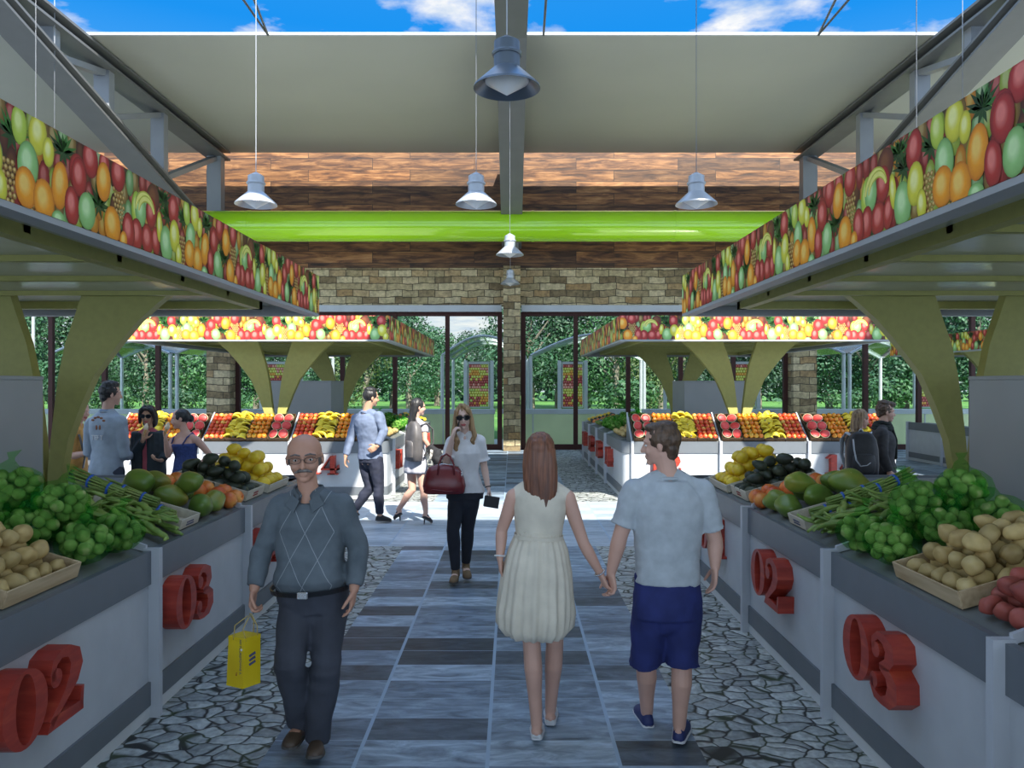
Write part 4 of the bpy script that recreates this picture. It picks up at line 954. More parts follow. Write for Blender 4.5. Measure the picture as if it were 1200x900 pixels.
M['shoesole']=paint('shoe_sole',(.10,.09,.08),.7); M['black']=paint('black_leather',(.012,.012,.014),.4); M['whiteshoe']=paint('white_canvas',(.68,.68,.68),.7); M['navyshoe']=paint('navy_canvas',(.02,.03,.12),.6)
M['brownshoe']=paint('brown_leather',(.085,.055,.035),.5); M['suede']=paint('tan_suede',(.22,.14,.075),.9,.15,20); M['metal']=paint('buckle_metal',(.65,.65,.66),.25,.05,5,metal=.9)
M['blackglass']=paint('dark_lens',(.006,.006,.007),.08); M['clearlens']=glass_mat('clear_lens',(.93,.93,.93),.15)
def remesh(mb,vox,smooth=3,fac=.5,amp=0,freq=(8,8,8),seed=0,name='body',mats=(),tex2=None):
    me=bpy.data.meshes.new('tmp'); me.from_pydata(mb.v,[],mb.f)
    bm=bmesh.new(); bm.from_mesh(me); bmesh.ops.recalc_face_normals(bm,faces=bm.faces); bm.to_mesh(me); bm.free()
    o=bpy.data.objects.new('tmp',me); C.objects.link(o)
    r=o.modifiers.new('r','REMESH'); r.mode='VOXEL'; r.voxel_size=vox; r.adaptivity=0
    if smooth: s=o.modifiers.new('s','SMOOTH'); s.iterations=smooth; s.factor=fac
    dg=bpy.context.evaluated_depsgraph_get(); dg.update()
    n=bpy.data.meshes.new_from_object(o.evaluated_get(dg)); n.name=name
    bpy.data.objects.remove(o); bpy.data.meshes.remove(me)
    if amp:
        nr=[v.normal.copy() for v in n.vertices]; sd=Vector((seed*7.3,seed*3.1,seed*1.7))
        for v,q in zip(n.vertices,nr):
            p=Vector((v.co.x*freq[0],v.co.y*freq[1],v.co.z*freq[2]))+sd
            a=noise.noise(p)+.5*noise.noise(p*2.1)
            if tex2: a+=tex2(v.co)*.25*(1+noise.noise(p*1.3))
            v.co+=q*a*amp
    n.materials.clear()
    for m in mats: n.materials.append(m)
    n.polygons.foreach_set('use_smooth',[True]*len(n.polygons)); n.update()
    return n
def put_mesh(me,name,parent):
    off=WLOC[parent]; me.transform(Matrix.Translation(-off)); o=bpy.data.objects.new(name,me); C.objects.link(o); o.parent=parent; WLOC[o]=off; return o
def seg(mb,pts,rad,n=14,dome=True): mb.tube(pts,rad,n,dome=dome)
def mid(a,b,t=.5): return a+(b-a)*t
def hand(mb,w,d,nrm,thumb,curl=.35,k=1.0,spread=.10):
    """palm, four fingers and a thumb: d points to the fingertips, nrm out of the palm, thumb towards the thumb side"""
    d=d.normalized(); nrm=(nrm-d*nrm.dot(d)).normalized(); t=(thumb-d*thumb.dot(d)-nrm*thumb.dot(nrm)).normalized()
    R=[]
    for u,hw,ht in ((-.02,.024,.019),(.0,.027,.018),(.03,.038,.0165),(.065,.042,.0145),(.088,.040,.012)):
        c=w+d*u*k; R.append([c+t*math.cos(a)*hw*k+nrm*math.sin(a)*ht*k for a in [2*PI*j/14 for j in range(14)]])
    mb.rings(R)
    for i,(off,l) in enumerate(((.030,.072),(.010,.081),(-.011,.076),(-.030,.060))):
        p=w+d*.080*k+t*off*k; a=0; dd=(d+t*off*spread*14*.2).normalized(); pts=[p-d*.012*k]; pts.append(p)
        for q,bd in ((.46,.6),(.30,1.0),(.24,.75)):
            a+=curl*bd*(1+.08*i); p=p+(dd*math.cos(a)+nrm*math.sin(a))*l*q*k; pts.append(p)
        mb.tube(pts,[.0092*k,.0092*k,.0084*k,.0078*k,.0066*k],8,dome=True)
    p=w+d*.022*k+t*.030*k; d1=(d*.62+t*.70+nrm*.30).normalized(); d2=(d*.90+t*.25+nrm*(.25+curl*.5)).normalized()
    mb.tube([p-t*.012*k,p,p+d1*.038*k,p+d1*.038*k+d2*.030*k,p+d1*.038*k+d2*.052*k],[.013*k,.0135*k,.011*k,.0098*k,.008*k],8,dome=True)
def head_geo(mb,c,f,u,r,s,sex,hw=1.0):
    A=Matrix((r,f,u)).transposed()
    def pt(x,y,z): return c+(r*x*hw+f*y+u*z)*s
    def el(x,y,z,a,b_,c_,n=16,m=10): mb.ell(pt(x,y,z),(a*s*hw,b_*s,c_*s),n,m,A)
    fm=sex=='f'
    el(0,-.012,.035,.075,.094,.085,22,14); el(0,.022,-.022,.061,.068,.082,20,12); el(0,.030,-.068,.046 if not fm else .040,.050,.040); el(0,.068,-.094,.022 if not fm else .017,.020,.018)
    mb.tube([pt(0,.080,.020),pt(0,.097,-.008),pt(0,.106 if not fm else .101,-.030)],[.0075*s,.0095*s,.0125*s*(.9 if fm else 1)],10,dome=True)
    for q in (-1,1):
        el(q*.0095,.092,-.034,.0075,.010,.0065,10,6); el(q*.033,.060,-.030,.024,.024,.024); el(q*.0745,-.010,-.008,.0085,.017,.029,12,8)
        mb.tube([pt(q*.052,.062,.022),pt(q*.03,.082,.029),pt(q*.008,.086,.024)],[.008*s,.0095*s,.008*s],8,dome=True)
    el(0,.084,-.059,.024,.0105,.0065,12,8); el(0,.0825,-.070,.020,.0105,.0075,12,8)
    return pt,A
TORSO={'m':[(-.17,.100,.085,0),(-.08,.158,.112,-.01),(.06,.168,.112,-.005),(.22,.155,.102,0),(.40,.150,.100,.005),(.60,.168,.112,.005),(.76,.178,.116,.0),(.88,.165,.100,-.01),(.955,.120,.074,-.015),(1.0,.066,.058,-.012)],
       'f':[(-.17,.105,.088,0),(-.08,.165,.115,-.015),(.05,.175,.118,-.01),(.20,.150,.100,0),(.40,.122,.086,.005),(.58,.134,.098,.01),(.72,.146,.112,.012),(.86,.140,.092,-.005),(.95,.104,.066,-.012),(1.0,.054,.050,-.01)]}
class Person:
    def __init__(s,label,Y0,H,sex,front,J,skin,cat='person',grp=None,headf=None,headr=0.0,hs=1.0,belly=0.0,det=.0065,tw=1.0,hw=1.0):
        s.hw=hw
        s.k=H/1.75; s.sex=sex; s.det=det; s.Y0=Y0; s.bel=belly; s.tw=tw
        s.J={}
        for n,v in J.items(): s.J[n]=P(v[0],v[1],Y0+(v[2] if len(v)>2 else 0))
        j=s.J
        for a in 'AB':
            if 'k'+a not in j:
                h=j['h'+a]; j['k'+a]=Vector((h.x,h.y,.5*s.k)); j['a'+a]=Vector((h.x,h.y+.02,.09)); fr=Vector(front+(0,)).normalized(); j['t'+a]=Vector((h.x,h.y,.03))+fr*.2
        s.f=Vector((front[0],front[1],0)).normalized(); hp=(j['hA']+j['hB'])/2
        s.t=thing('person',label,cat,(hp.x,hp.y,0),0,grp)
        s.hc=hp; s.nb=j['neck']
        ax=(j['sB']-j['sA']); ax.normalize(); hx=(j['hB']-j['hA']); hx.normalize()
        s.ax=ax; s.hx=hx; s.hf=Vector(headf).normalized() if headf else s.f; s.hr=headr; s.hs=hs
        s.skin=skin; s.skinm=SK[skin]
    def ring(s,t,hw,hd,yo,add=0,n=30,pw=2.25,mul=1.0):
        up=(s.nb-s.hc); c=s.hc+up*t; r=(s.hx*(1-min(max(t,0),1))+s.ax*min(max(t,0),1)).normalized(); upn=up.normalized()
        f=s.f-upn*s.f.dot(upn); f=(f-r*f.dot(r)).normalized(); r=(r-upn*r.dot(upn)).normalized()
        b=s.bel*math.exp(-((t-.30)/.25)**2); kk=s.k; c=c+f*(yo*kk+b*.5); out=[]
        for i in range(n):
            a=2*PI*i/n; ca,sa=math.cos(a),math.sin(a); rr=(abs(ca)**pw+abs(sa)**pw)**(-1/pw)
            out.append(c+r*ca*rr*(hw*kk*s.tw+add+b*.45)*mul+f*sa*rr*(hd*kk+add+b)*mul)
        return out
    def torso(s,mb,add=0,t0=None,t1=None,n=30,widen=None):
        T=TORSO[s.sex]; R=[]
        lo=T[0][0] if t0 is None else t0; hi=T[-1][0] if t1 is None else t1
        def at(t):
            t_=min(max(t,T[0][0]),T[-1][0])
            for a,b in zip(T,T[1:]):
                if a[0]<=t_<=b[0]:
                    q=(t_-a[0])/(b[0]-a[0]); return [lerp(a[i],b[i],q) for i in (1,2,3)]
        m=16
        for i in range(m+1):
            t=lerp(lo,hi,i/m); hw,hd,yo=at(t)
            if t0 is not None and t<.05: hw,hd,yo=max(hw,T[2][1]*.98),max(hd,T[2][2]*.98),yo
            R.append(s.ring(t,hw,hd,yo,add+(widen(t) if widen else 0),n))
        mb.rings(R)
    def arm(s,mb,a,add=0,f1=2.0,r0=None):
        """f1: how far down the arm, 1 = elbow, 2 = wrist"""
        j=s.J; k=s.k*(.82 if s.sex=='f' else 1); S_,E,W_=j['s'+a],j['e'+a],j['w'+a]
        full=[(0,S_,.058),(.35,mid(S_,E,.35),.053),(.7,mid(S_,E,.7),.046),(1,E,.042),(1.25,mid(E,W_,.25),.044),(1.6,mid(E,W_,.6),.037),(2,W_,.0275)]
        pts=[];rad=[]
        for t,p,r in full:
            if t<=f1: pts.append(p); rad.append(r*k+add)
        last=[x for x in full if x[0]<=f1][-1]; nxt=[x for x in full if x[0]>f1]
        if nxt:
            q=(f1-last[0])/(nxt[0][0]-last[0])
            if q>.05: pts.append(mid(last[1],nxt[0][1],q)); rad.append(lerp(last[2],nxt[0][2],q)*k+add)
        return pts,rad
    def leg(s,a,add=0,f1=2.0,f0=0):
        j=s.J; k=s.k*(.95 if s.sex=='f' else 1); H_,K,A_=j['h'+a],j['k'+a],j['a'+a]
        full=[(0,H_,.088),(.3,mid(H_,K,.3),.084),(.7,mid(H_,K,.7),.066),(1,K,.056),(1.3,mid(K,A_,.3)+s.f*-.012,.057),(1.65,mid(K,A_,.65),.044),(2,A_,.036)]
        pts=[];rad=[]
        for t,p,r in full:
            if f0<=t<=f1: pts.append(p); rad.append(r*k+add)
        last=[x for x in full if x[0]<=f1][-1]; nxt=[x for x in full if x[0]>f1]
        if nxt:
            q=(f1-last[0])/(nxt[0][0]-last[0])
            if q>.05: pts.append(mid(last[1],nxt[0][1],q)); rad.append(lerp(last[2],nxt[0][2],q)*k+add)
        return pts,rad
    def body(s,hands={},feet=True,lips=True):
        mb=MB(); j=s.J; s.torso(mb,-.010)
        for a in 'AB':
            p,r=s.arm(mb,a); seg(mb,p,r); p,r=s.leg(a); r[0]-=.012; r[1]-=.010; seg(mb,p,r)
            hd=hands.get(a)
            if hd: hand(mb,j['w'+a],hd[0],hd[1],hd[2],hd[3],s.k*(.94 if s.sex=='f' else 1.0)*1.02)
            if feet:
                A_=j['a'+a]; T_=j['t'+a]; d=(T_-A_); fl=Vector((d.x,d.y,0)).normalized()
                seg(mb,[A_-fl*.02-Vector((0,0,.03)),mid(A_,T_,.5),T_],[(.032,.03),(.036,.026),(.03,.012)],10)
        # shoulders slope into the neck
        hc=j['head']; u=(hc-s.nb); u=(u.normalized()+Vector((0,0,1.2))).normalized(); f=(s.hf-u*s.hf.dot(u)).normalized(); r=f.cross(u).normalized()
        if s.hr: 
            q=Matrix.Rotation(s.hr,3,f); u=q@u; r=q@r
        s.hu,s.hff,s.hrr=u,f,r; kk=s.k
        nr=.056 if s.sex=='m' else .047
        seg(mb,[s.nb-Vector((0,0,.05*kk)),s.nb+Vector((0,0,.02)),hc-u*.05*s.hs-f*.012],[(nr*1.25*kk,nr*1.15*kk),nr*kk,nr*kk*.96],16)
        for a in 'AB': seg(mb,[mid(s.nb,j['s'+a],.1)+Vector((0,0,.015)),mid(s.nb,j['s'+a],.55),j['s'+a]],[.048*kk,.050*kk,.052*kk*(.9 if s.sex=='f' else 1)],12)
        s.pt,s.hA=head_geo(mb,hc,f,u,r,s.hs,s.sex,s.hw)
        me=remesh(mb,s.det,4,.5,name='person_body',mats=(s.skinm,M['lip']))
        if lips:
            iA=s.hA.transposed(); c=s.pt(0,.086,-.064)
            for p in me.polygons:
                q=iA@(p.center-c)
                if (q.x/(.027*s.hs))**2+(q.y/(.022*s.hs))**2+(q.z/(.0125*s.hs))**2<1: p.material_index=1
        return put_mesh(me,'body',s.t)
    def eyes(s):
        for q in (-1,1):
            m=MB(); c=s.pt(q*.031,.0725,.003); m.ell(c,(.0125*s.hs,.011*s.hs,.0062*s.hs),12,8,s.hA); m.mi=1; m.ell(s.pt(q*.031,.0805,.003),(.0055*s.hs,.0042*s.hs,.0052*s.hs),10,6,s.hA)
            m.build('eye',[M['eyew'],M['iris']],s.t,smooth=True)
    def brows(s,mat):
        for q in (-1,1):
            m=MB(); m.tube([s.pt(q*.052,.071,.025),s.pt(q*.032,.090,.033),s.pt(q*.012,.095,.028)],[.003*s.hs,.005*s.hs,.0035*s.hs],6,dome=True); m.build('eyebrow',mat,s.t,smooth=True)
    def cap_hair(s,mat,r=(.082,.098,.088),c=(0,-.022,.034),extra=(),amp=.004,freq=(60,60,14),vox=None,name='hair'):
        mb=MB(); mb.ell(s.pt(*c),(r[0]*s.hs,r[1]*s.hs,r[2]*s.hs),24,16,s.hA)
        for e in extra:
            if e[0]=='e': mb.ell(s.pt(*e[1]),tuple(x*s.hs for x in e[2]),16,10,s.hA)
            else: mb.tube([s.pt(*p) for p in e[1]],[tuple(y*s.hs for y in x) if isinstance(x,tuple) else x*s.hs for x in e[2]],14,dome=True)
        me=remesh(mb,vox or s.det,3,.5,amp*s.hs,freq,3,name,(mat,)); return put_mesh(me,name,s.t)
    def long_hair(s,mat,pts,widths,front=(),cap=True,amp=.006):
        """pts: centre line (head coordinates) down the back, widths: (half width, half depth)"""
        mb=MB(); 
        if cap: mb.ell(s.pt(0,-.020,.036),(.083*s.hs,.098*s.hs,.089*s.hs),24,16,s.hA)
        R=[]
        for p,(w,d) in zip(pts,widths):
            c=s.pt(*p); R.append([c+s.hrr*math.cos(a)*w*s.hs+s.hff*math.sin(a)*d*s.hs for a in [2*PI*i/26 for i in range(26)]])
        mb.rings(R)
        for pp,rr in front: mb.tube([s.pt(*p) for p in pp],[tuple(y*s.hs for y in x) if isinstance(x,tuple) else x*s.hs for x in rr],12,dome=True)
        me=remesh(mb,s.det,3,.5,amp*s.hs,(48,48,3.5),5,'hair',(mat,)); return put_mesh(me,'hair',s.t)
    def top(s,name,mat,hem,sleeve,add=.014,sl=.014,amp=.007,freq=(9,9,13),neck=.97,widen=None,flare=0,seed=1,arms='AB',vox=None):
        mb=MB(); s.torso(mb,add,hem,neck,34,widen)
        for a in arms:
            if sleeve:
                p,r=s.arm(mb,a,sl,sleeve)
                if flare: r[-1]+=flare
                mb.tube(p,r,16,dome=False); mb.ell(p[0],(r[0],r[0],r[0]),16,10)
            j=s.J; seg(mb,[mid(s.nb,j['s'+a],.22)+Vector((0,0,.012)),mid(s.nb,j['s'+a],.6),j['s'+a] if sleeve else mid(s.nb,j['s'+a],.85)],[.050*s.k+sl*.6,.052*s.k+sl*.6,(.052*s.k+sl*.6)*(.9 if s.sex=='f' else 1)],12)
        me=remesh(mb,vox or s.det*1.25,3,.5,amp,freq,seed,name,(mat,)); o=put_mesh(me,name,s.t)
        if neck>.95 and sleeve:
            m=MB(); u=(s.nb-s.hc).normalized(); c=s.nb-u*.004*s.k; nr=(.060 if s.sex=='m' else .054)*s.k+add*.2; x=s.ax; y=u.cross(x).normalized()
            m.tube([c+x*nr*1.12*math.cos(a)+y*nr*math.sin(a)+u*.012*math.sin(a)*(1 if y.dot(s.f)<0 else -1) for a in [2*PI*i/28 for i in range(29)]],.011,8); m.build('neckband',mat,s.t,smooth=True)
        return o
    def pants(s,name,mat,waist,f1=1.97,add=.014,hem=.0,amp=.007,freq=(11,11,9),seed=2,vox=None,tight=False):
        mb=MB(); s.torso(mb,add,-.06,waist,34); R=[]
        for a in 'AB':
            p,r=s.leg(a,add,f1); n=len(r)
            if hem: r=[x+hem*max(0,(i-1)/(n-1)) for i,x in enumerate(r)]
            mb.tube(p,r,20,dome=False); mb.ell(p[0],(r[0],r[0],r[0]),16,10)
        c=s.hc; mb.ell(c-Vector((0,0,.05)),(.10*s.k+add,.10*s.k+add,.10*s.k),16,10)
        ks=[s.J['kA'],s.J['kB']]
        def wr(co): return .8*sum(math.exp(-((co-k_).length/.13)**2) for k_ in ks)*math.sin(co.z*75+co.x*14) if not tight else 0
        me=remesh(mb,vox or s.det*1.25,3,.5,amp,freq,seed,name,(mat,),tex2=wr); return put_mesh(me,name,s.t)
    def skirt(s,name,mat,rings_,n=72,pleat=.006,fr=17,seed=0):
        """rings_: list of (t along the trunk, half width, half depth, pleat factor)"""
        m=MB(); R=[]
        for t,hw,hd,pf in rings_:
            rg=s.ring(t,hw,hd,0,0,n,2.1); c=sum(rg,Vector())/n; o=[]
            for i,p in enumerate(rg):
                d=(p-c).normalized(); a=2*PI*i/n
                o.append(p+d*pleat*pf*(math.sin(fr*a+seed)+.6*math.sin(fr*.53*a+2*seed)+.5*math.sin(5*a+t*9)))
            R.append(o)
        m.rings(R); return m.build(name,mat,s.t,smooth=True)
    def shoe(s,a,mat,sole=None,style='low',hgt=.0):
        j=s.J; A_=j['a'+a]; T_=j['t'+a]; k=s.k*(.9 if s.sex=='f' else 1); d=T_-A_; fl=Vector((d.x,d.y,0))
        fl=fl.normalized() if fl.length>.02 else s.f; drop=A_.z-.075*k-hgt
        # foot plane from heel to toe
        heel=A_-fl*.055*k-Vector((0,0,.062*k)); toe=T_+fl*.02; toe=Vector((toe.x,toe.y,max(toe.z,.012))); heel.z=max(heel.z,.012)
        ax=(toe-heel); ln=ax.length; ax.normalize(); rt=ax.cross(Vector((0,0,1))).normalized(); up=rt.cross(ax)
        R=[];Sr=[]
        prof=[(0,.020,.030),(.06,.032,.060),(.2,.036,.078),(.34,.038,.078),(.5,.043,.060),(.7,.048,.046),(.86,.044,.036),(.96,.030,.026),(1,.012,.016)]
        for u,w_,h in prof:
            c=heel+ax*ln*u; R.append([c+rt*w_*k*math.cos(q)+up*((max(0,math.sin(q)))**.8*h*k+(-.004 if math.sin(q)<0 else 0)) for q in [2*PI*i/18 for i in range(18)]])
            Sr.append([c+rt*(w_+.004)*k*math.cos(q)+up*(-.014*k+(.014*k if math.sin(q)>0 else 0)) for q in [2*PI*i/18 for i in range(18)]])
        m=MB(); m.rings(R); 
        if style=='boot':
            m2=MB(); m2.tube([A_-Vector((0,0,.05*k)),A_+Vector((0,0,.0)),mid(A_,j['k'+a],.14)],[.046*k,.044*k,.046*k],16)
            m.add(m2.v,m2.f)
        o=m.build('shoe' if style!='boot' else 'boot',mat,s.t,smooth=True)
        q=MB(); q.rings(Sr); q.build('sole',sole or M['shoesole'],o,smooth=False)
        if style=='heel':
            q=MB(); hb=heel+ax*.03; q.tube([hb+up*.02,Vector((hb.x,hb.y,max(.0,hb.z-.09)))],[.016,.006],8); q.build('heel',mat,o,smooth=True)
        return o
    def band(s,t,w,hw,hd,mat,name,add=0):
        m=MB(); m.rings([s.ring(t-w,hw,hd,0,add,36),s.ring(t-w,hw,hd,0,add+.006,36),s.ring(t+w,hw,hd,0,add+.006,36),s.ring(t+w,hw,hd,0,add,36)],cap=False); return m.build(name,mat,s.t,smooth=False)
V=Vector; LEFT,RIGHT,NEAR,AWAY,DOWN,UP=V((-1,0,0)),V((1,0,0)),V((0,-1,0)),V((0,1,0)),V((0,0,-1)),V((0,0,1))
# ---- older man with the yellow bag
def argyle():
    m,nt,b=nmat('argyle_knit'); v=coords(nt,'Object'); sx=nt.nodes.new('ShaderNodeSeparateXYZ'); L(nt,v,sx.inputs[0])
    n=N(nt,'ShaderNodeTexNoise',Scale=7.0,Detail=5.0); L(nt,v,n.inputs['Vector']); r=ramp(nt,n.outputs['Fac'],[(.3,(.085,.105,.12)),(.7,(.145,.17,.19))]); res=r.outputs[0]
    def mth(op,a,b_=None):
        q=N(nt,'ShaderNodeMath',operation=op)
        for i,x in enumerate((a,b_)):
            if x is None: continue
            if isinstance(x,(int,float)): q.inputs[i].default_value=x
            else: L(nt,x,q.inputs[i])
        return q.outputs[0]
    ln=None; X=mth('DIVIDE',mth('ADD',sx.outputs['X'],.012),.145); Z=mth('DIVIDE',sx.outputs['Z'],.27)
    for sg in (1,-1):
        f=mth('FRACT',mth('ADD',mth('MULTIPLY',X,sg),Z)); d=mth('LESS_THAN',mth('ABSOLUTE',mth('SUBTRACT',f,.5)),.014); ln=d if ln is None else mth('MAXIMUM',ln,d)
    ln=mth('MULTIPLY',ln,mth('LESS_THAN',mth('ABSOLUTE',mth('ADD',sx.outputs['X'],.012)),.145)); ln=mth('MULTIPLY',ln,.75)
    mx=N(nt,'ShaderNodeMix',data_type='RGBA'); L(nt,ln,mx.inputs['Factor']); L(nt,res,mx.inputs['A']); mx.inputs['B'].default_value=(.33,.36,.38,1); L(nt,mx.outputs['Result'],b.inputs['Base Color']); b.inputs['Roughness'].default_value=.9
    f=N(nt,'ShaderNodeTexNoise',Scale=190.0); L(nt,v,f.inputs['Vector']); bump(nt,b,f.outputs['Fac'],.3,.003); return m
GREYH=hair_mat('grey_hair',(.06,.050,.045),(.22,.19,.17)); 
p=Person('older balding man in grey argyle sweater and dark trousers carrying a yellow paper bag',4.08,1.72,'m',(0,-1),
 dict(head=(357,537,-.03),neck=(362,581),sA=(330,594),sB=(401,594),eA=(308,643,-.03),wA=(298,690,-.13),eB=(420,641,.0),wB=(415,690,-.10),hA=(351,706),hB=(385,706),kA=(339,777,-.14),aA=(352,846,.06),tA=(338,874,-.08),kB=(381,784,-.07),aB=(371,866,.0),tB=(369,884,-.17)),'tan',headf=(.17,-1,-.05),hs=1.08,belly=.045,det=.0055,tw=.98,hw=1.14)
p.body({'A':(V((-.10,-.15,-1)),RIGHT,NEAR,.95),'B':(V((-.10,-.10,-1)),LEFT,NEAR,.40)},lips=False); p.eyes(); p.brows(GREYH)
p.top('sweater',argyle(),.16,1.93,.018,.016,.008,(8,8,11),.945,vox=.0075,seed=4,widen=lambda t:.016*max(0,1-abs(t-.26)/.10))
p.pants('trousers',cloth('charcoal_trousers',(.050,.054,.070),.2,6),.20,2.0,.019,.018,.012,(7,7,5),vox=.0075)
COL=cloth('collar_grey',(.10,.12,.135))                 # polo collar: stand and two open wings
m=MB(); c=p.nb+V((0,0,.012)); R=[]
for i in range(25):
    a=lerp(-PI*.5+.42,PI*1.5-.42,i/24); fr=max(0,-math.sin(a)); ca,sa=math.cos(a),math.sin(a); dz=-.045*fr**2
    R.append([c+V((ca*q,sa*q*.98-.012*fr,h+dz)) for q,h in ((.066,.004),(.068,.040),(.076,.044),(.094,.012-.02*fr),(.090,.006-.02*fr))])
m.rings(R); m.build('collar',COL,p.t,smooth=True)
for q in (-1,1):
    m=MB(); A_=[c+V((q*.026,-.090,-.028)),c+V((q*.070,-.075,.006)),c+V((q*.105,-.082,-.045)),c+V((q*.050,-.112,-.085))]; m.hexa([v+V((0,.006,0)) for v in A_]+[v+V((0,-.003,.002)) for v in A_]); m.build('collar_wing',COL,p.t)
p.band(.165,.022,.158,.107,M['black'],'belt',.016+.028)
bb=[q for q in p.ring(.165,.158,.107,0,.050,36)]; q0=min(bb,key=lambda q:q.y); m=MB(); m.rbox(q0.x-.028,q0.x+.028,q0.y-.012,q0.y-.002,q0.z-.018,q0.z+.018,.004); m.build('belt_buckle',M['metal'],p.t)
p.shoe('A',M['brownshoe']); p.shoe('B',M['brownshoe'])
mb=MB(); mb.ell(p.pt(0,-.030,-.005),(.0795*1.08*1.14,.083*1.08,.062*1.08),24,14,p.hA); me=remesh(mb,.006,2,.5,.003,(50,50,20),2,'hair',(GREYH,)); put_mesh(me,'hair',p.t)
m=MB(); m.tube([p.pt(-.034,.086,-.056),p.pt(-.016,.100,-.046),p.pt(0,.103,-.044),p.pt(.016,.100,-.046),p.pt(.034,.086,-.056)],[.005,.009,.010,.009,.005],8,dome=True); m.build('moustache',GREYH,p.t,smooth=True)
def glasses(p,frame,lens,rw=.026,rh=.017,name='glasses',full=True,thick=.0022):
    t=MB()
    for q in (-1,1):
        t.tube([p.pt(q*.032+rw*math.cos(a),.098-.01*abs(math.cos(a)*(1 if math.cos(a)*q>0 else 0)),.003+rh*math.sin(a)) for a in [2*PI*i/18 for i in range(19)]],thick*p.hs,6)
        t.tube([p.pt(q*(.032+rw),.090,.008),p.pt(q*.078,.04,.010),p.pt(q*.080,-.02,.006)],thick*p.hs,6)
    t.tube([p.pt(-.008,.101,.006),p.pt(0,.104,.009),p.pt(.008,.101,.006)],thick*p.hs,6)
    o=t.build(name,frame,p.t,smooth=True)
    for q in (-1,1):
        l=MB(); l.rings([[p.pt(q*.032+rw*.97*math.cos(a),z-.01*abs(math.cos(a)*(1 if math.cos(a)*q>0 else 0)),.003+rh*.97*math.sin(a)) for a in [2*PI*i/18 for i in range(18)]] for z in (.0965,.099)]); l.build('lens',lens,o)
M['specs']=paint('dark_metal_rim',(.07,.06,.055),.35,.05,8,metal=.5); glasses(p,M['specs'],M['clearlens'],.026,.0155,thick=.0014)
m=MB(); wB=p.J['wB']; 
old=p
# yellow paper bag in his hand
Y=3.95; a=P(267,804,Y); z0,z1=P(0,803,Y).z,P(0,745,Y).z; xa,xm,xb=P(268,0,Y).x,P(291,0,Y).x,P(303,0,Y).x
t=thing('paper_bag','small yellow paper shopping bag with rope handles in the older man\'s hand','shopping bag',((xa+xb)/2,Y,z0))
M['yel']=two_tone('yellow_paper',[(.3,(.68,.46,.005)),(.7,(.80,.58,.01))],5,.45,bmp=.1)
def bp(u,v,z):    # u along front (0..1), v along side (0..1)
    base=V((xa,Y,0)).lerp(V((xm,Y-.05,0)),u)+(V((xb,Y+.03,0))-V((xm,Y-.05,0)))*v; return V((base.x+(1-(z-z0)/(z1-z0))*-.012*(1-v),base.y,z))
m=MB(); m.rings([[bp(0,0,z),bp(1,0,z),bp(1,1,z),bp(0,1,z)] for z in (z0,(z0+z1)/2,z1)],cap=True); m.build('bag_body',M['yel'],t)
m=MB(); m.rings([[bp(0,0,z)+V((-.001,-.0015,0)),bp(1,0,z)+V((0,-.0015,0)),bp(1,1,z)+V((.0015,0,0)),bp(0,1,z)+V((0,.001,0))] for z in (z1-.02,z1+.001)],cap=False); m.build('top_fold',M['yel'],t)
hp=P(292,721,Y-.005); M['rope']=two_tone('gold_rope',[(.3,(.45,.32,.08)),(.7,(.65,.50,.18))],60,.6)
for e,(u,v) in (((.25,0),(.9,0)),((.25,1),(.9,1))) if 0 else (((.25,0),(.85,0)),((.3,1),(.95,1))):
    pass
for pts in ([bp(.3,0,z1)+V((0,-.002,-.015)),bp(.33,0,z1)+V((.005,0,.06)),hp+V((-.004,-.01,.0)),hp+V((.006,-.01,.0)),bp(.98,.0,z1)+V((-.008,-.002,.05)),bp(.98,.1,z1)+V((0,-.002,-.015))],
            [bp(.55,1,z1)+V((0,.002,-.015)),bp(.5,1,z1)+V((.008,0,.06)),hp+V((-.002,.012,.004)),hp+V((.008,.012,.004)),bp(1,.8,z1)+V((-.002,.0,.05)),bp(1,.8,z1)+V((0,.002,-.015))]):
    m=MB(); m.tube(pts,.0028,6); m.build('rope_handle',M['rope'],t,smooth=True)
def text_mesh(txt,size,mat,parent,origin,ux,uy,depth=.0006,name='lettering'):
    cu=bpy.data.curves.new('txt','FONT'); cu.body=txt; cu.size=size; cu.extrude=depth; cu.align_x='CENTER'; cu.align_y='CENTER'
    o=bpy.data.objects.new('txt',cu); C.objects.link(o); dg=bpy.context.evaluated_depsgraph_get(); dg.update(); me=bpy.data.meshes.new_from_object(o.evaluated_get(dg)); bpy.data.objects.remove(o)
    ux=ux.normalized(); uz=ux.cross(uy).normalized(); uy=uz.cross(ux); A=Matrix((ux,uy,uz)).transposed().to_4x4(); A.translation=origin-WLOC[parent]
    me.transform(A); me.materials.clear(); me.materials.append(mat); me.name=name; q=bpy.data.objects.new(name,me); C.objects.link(q); q.parent=parent; WLOC[q]=WLOC[parent]; return q
fu=(bp(1,0,z0)-bp(0,0,z0)).normalized(); nrm=fu.cross(UP).normalized()
text_mesh('MY TOURISTOWNE BAG',.0185,M['ink'],t,bp(.78,0,(z0+z1)/2+.02)+nrm*.001,-UP,fu)
text_mesh('bag',.013,M['inkred'],t,bp(.60,0,z0+.07)+nrm*.001,-UP,fu)
m=MB(); m.ell(bp(.84,0,z1-.060)+nrm*.0015,(.007,.001,.006),8,6); m.build('white_mark',M['whiteshoe'],t)
m=MB(); su=(bp(1,1,z0)-bp(1,0,z0)).normalized(); cc=bp(1,.5,(z0+z1)/2); 
for k in range(3): m.bar(cc+su*(-.018)+V((0,0,.03-.022*k))+su.cross(UP)*.001,cc+su*.018+V((0,0,.042-.022*k))+su.cross(UP)*.001,.002,.013)
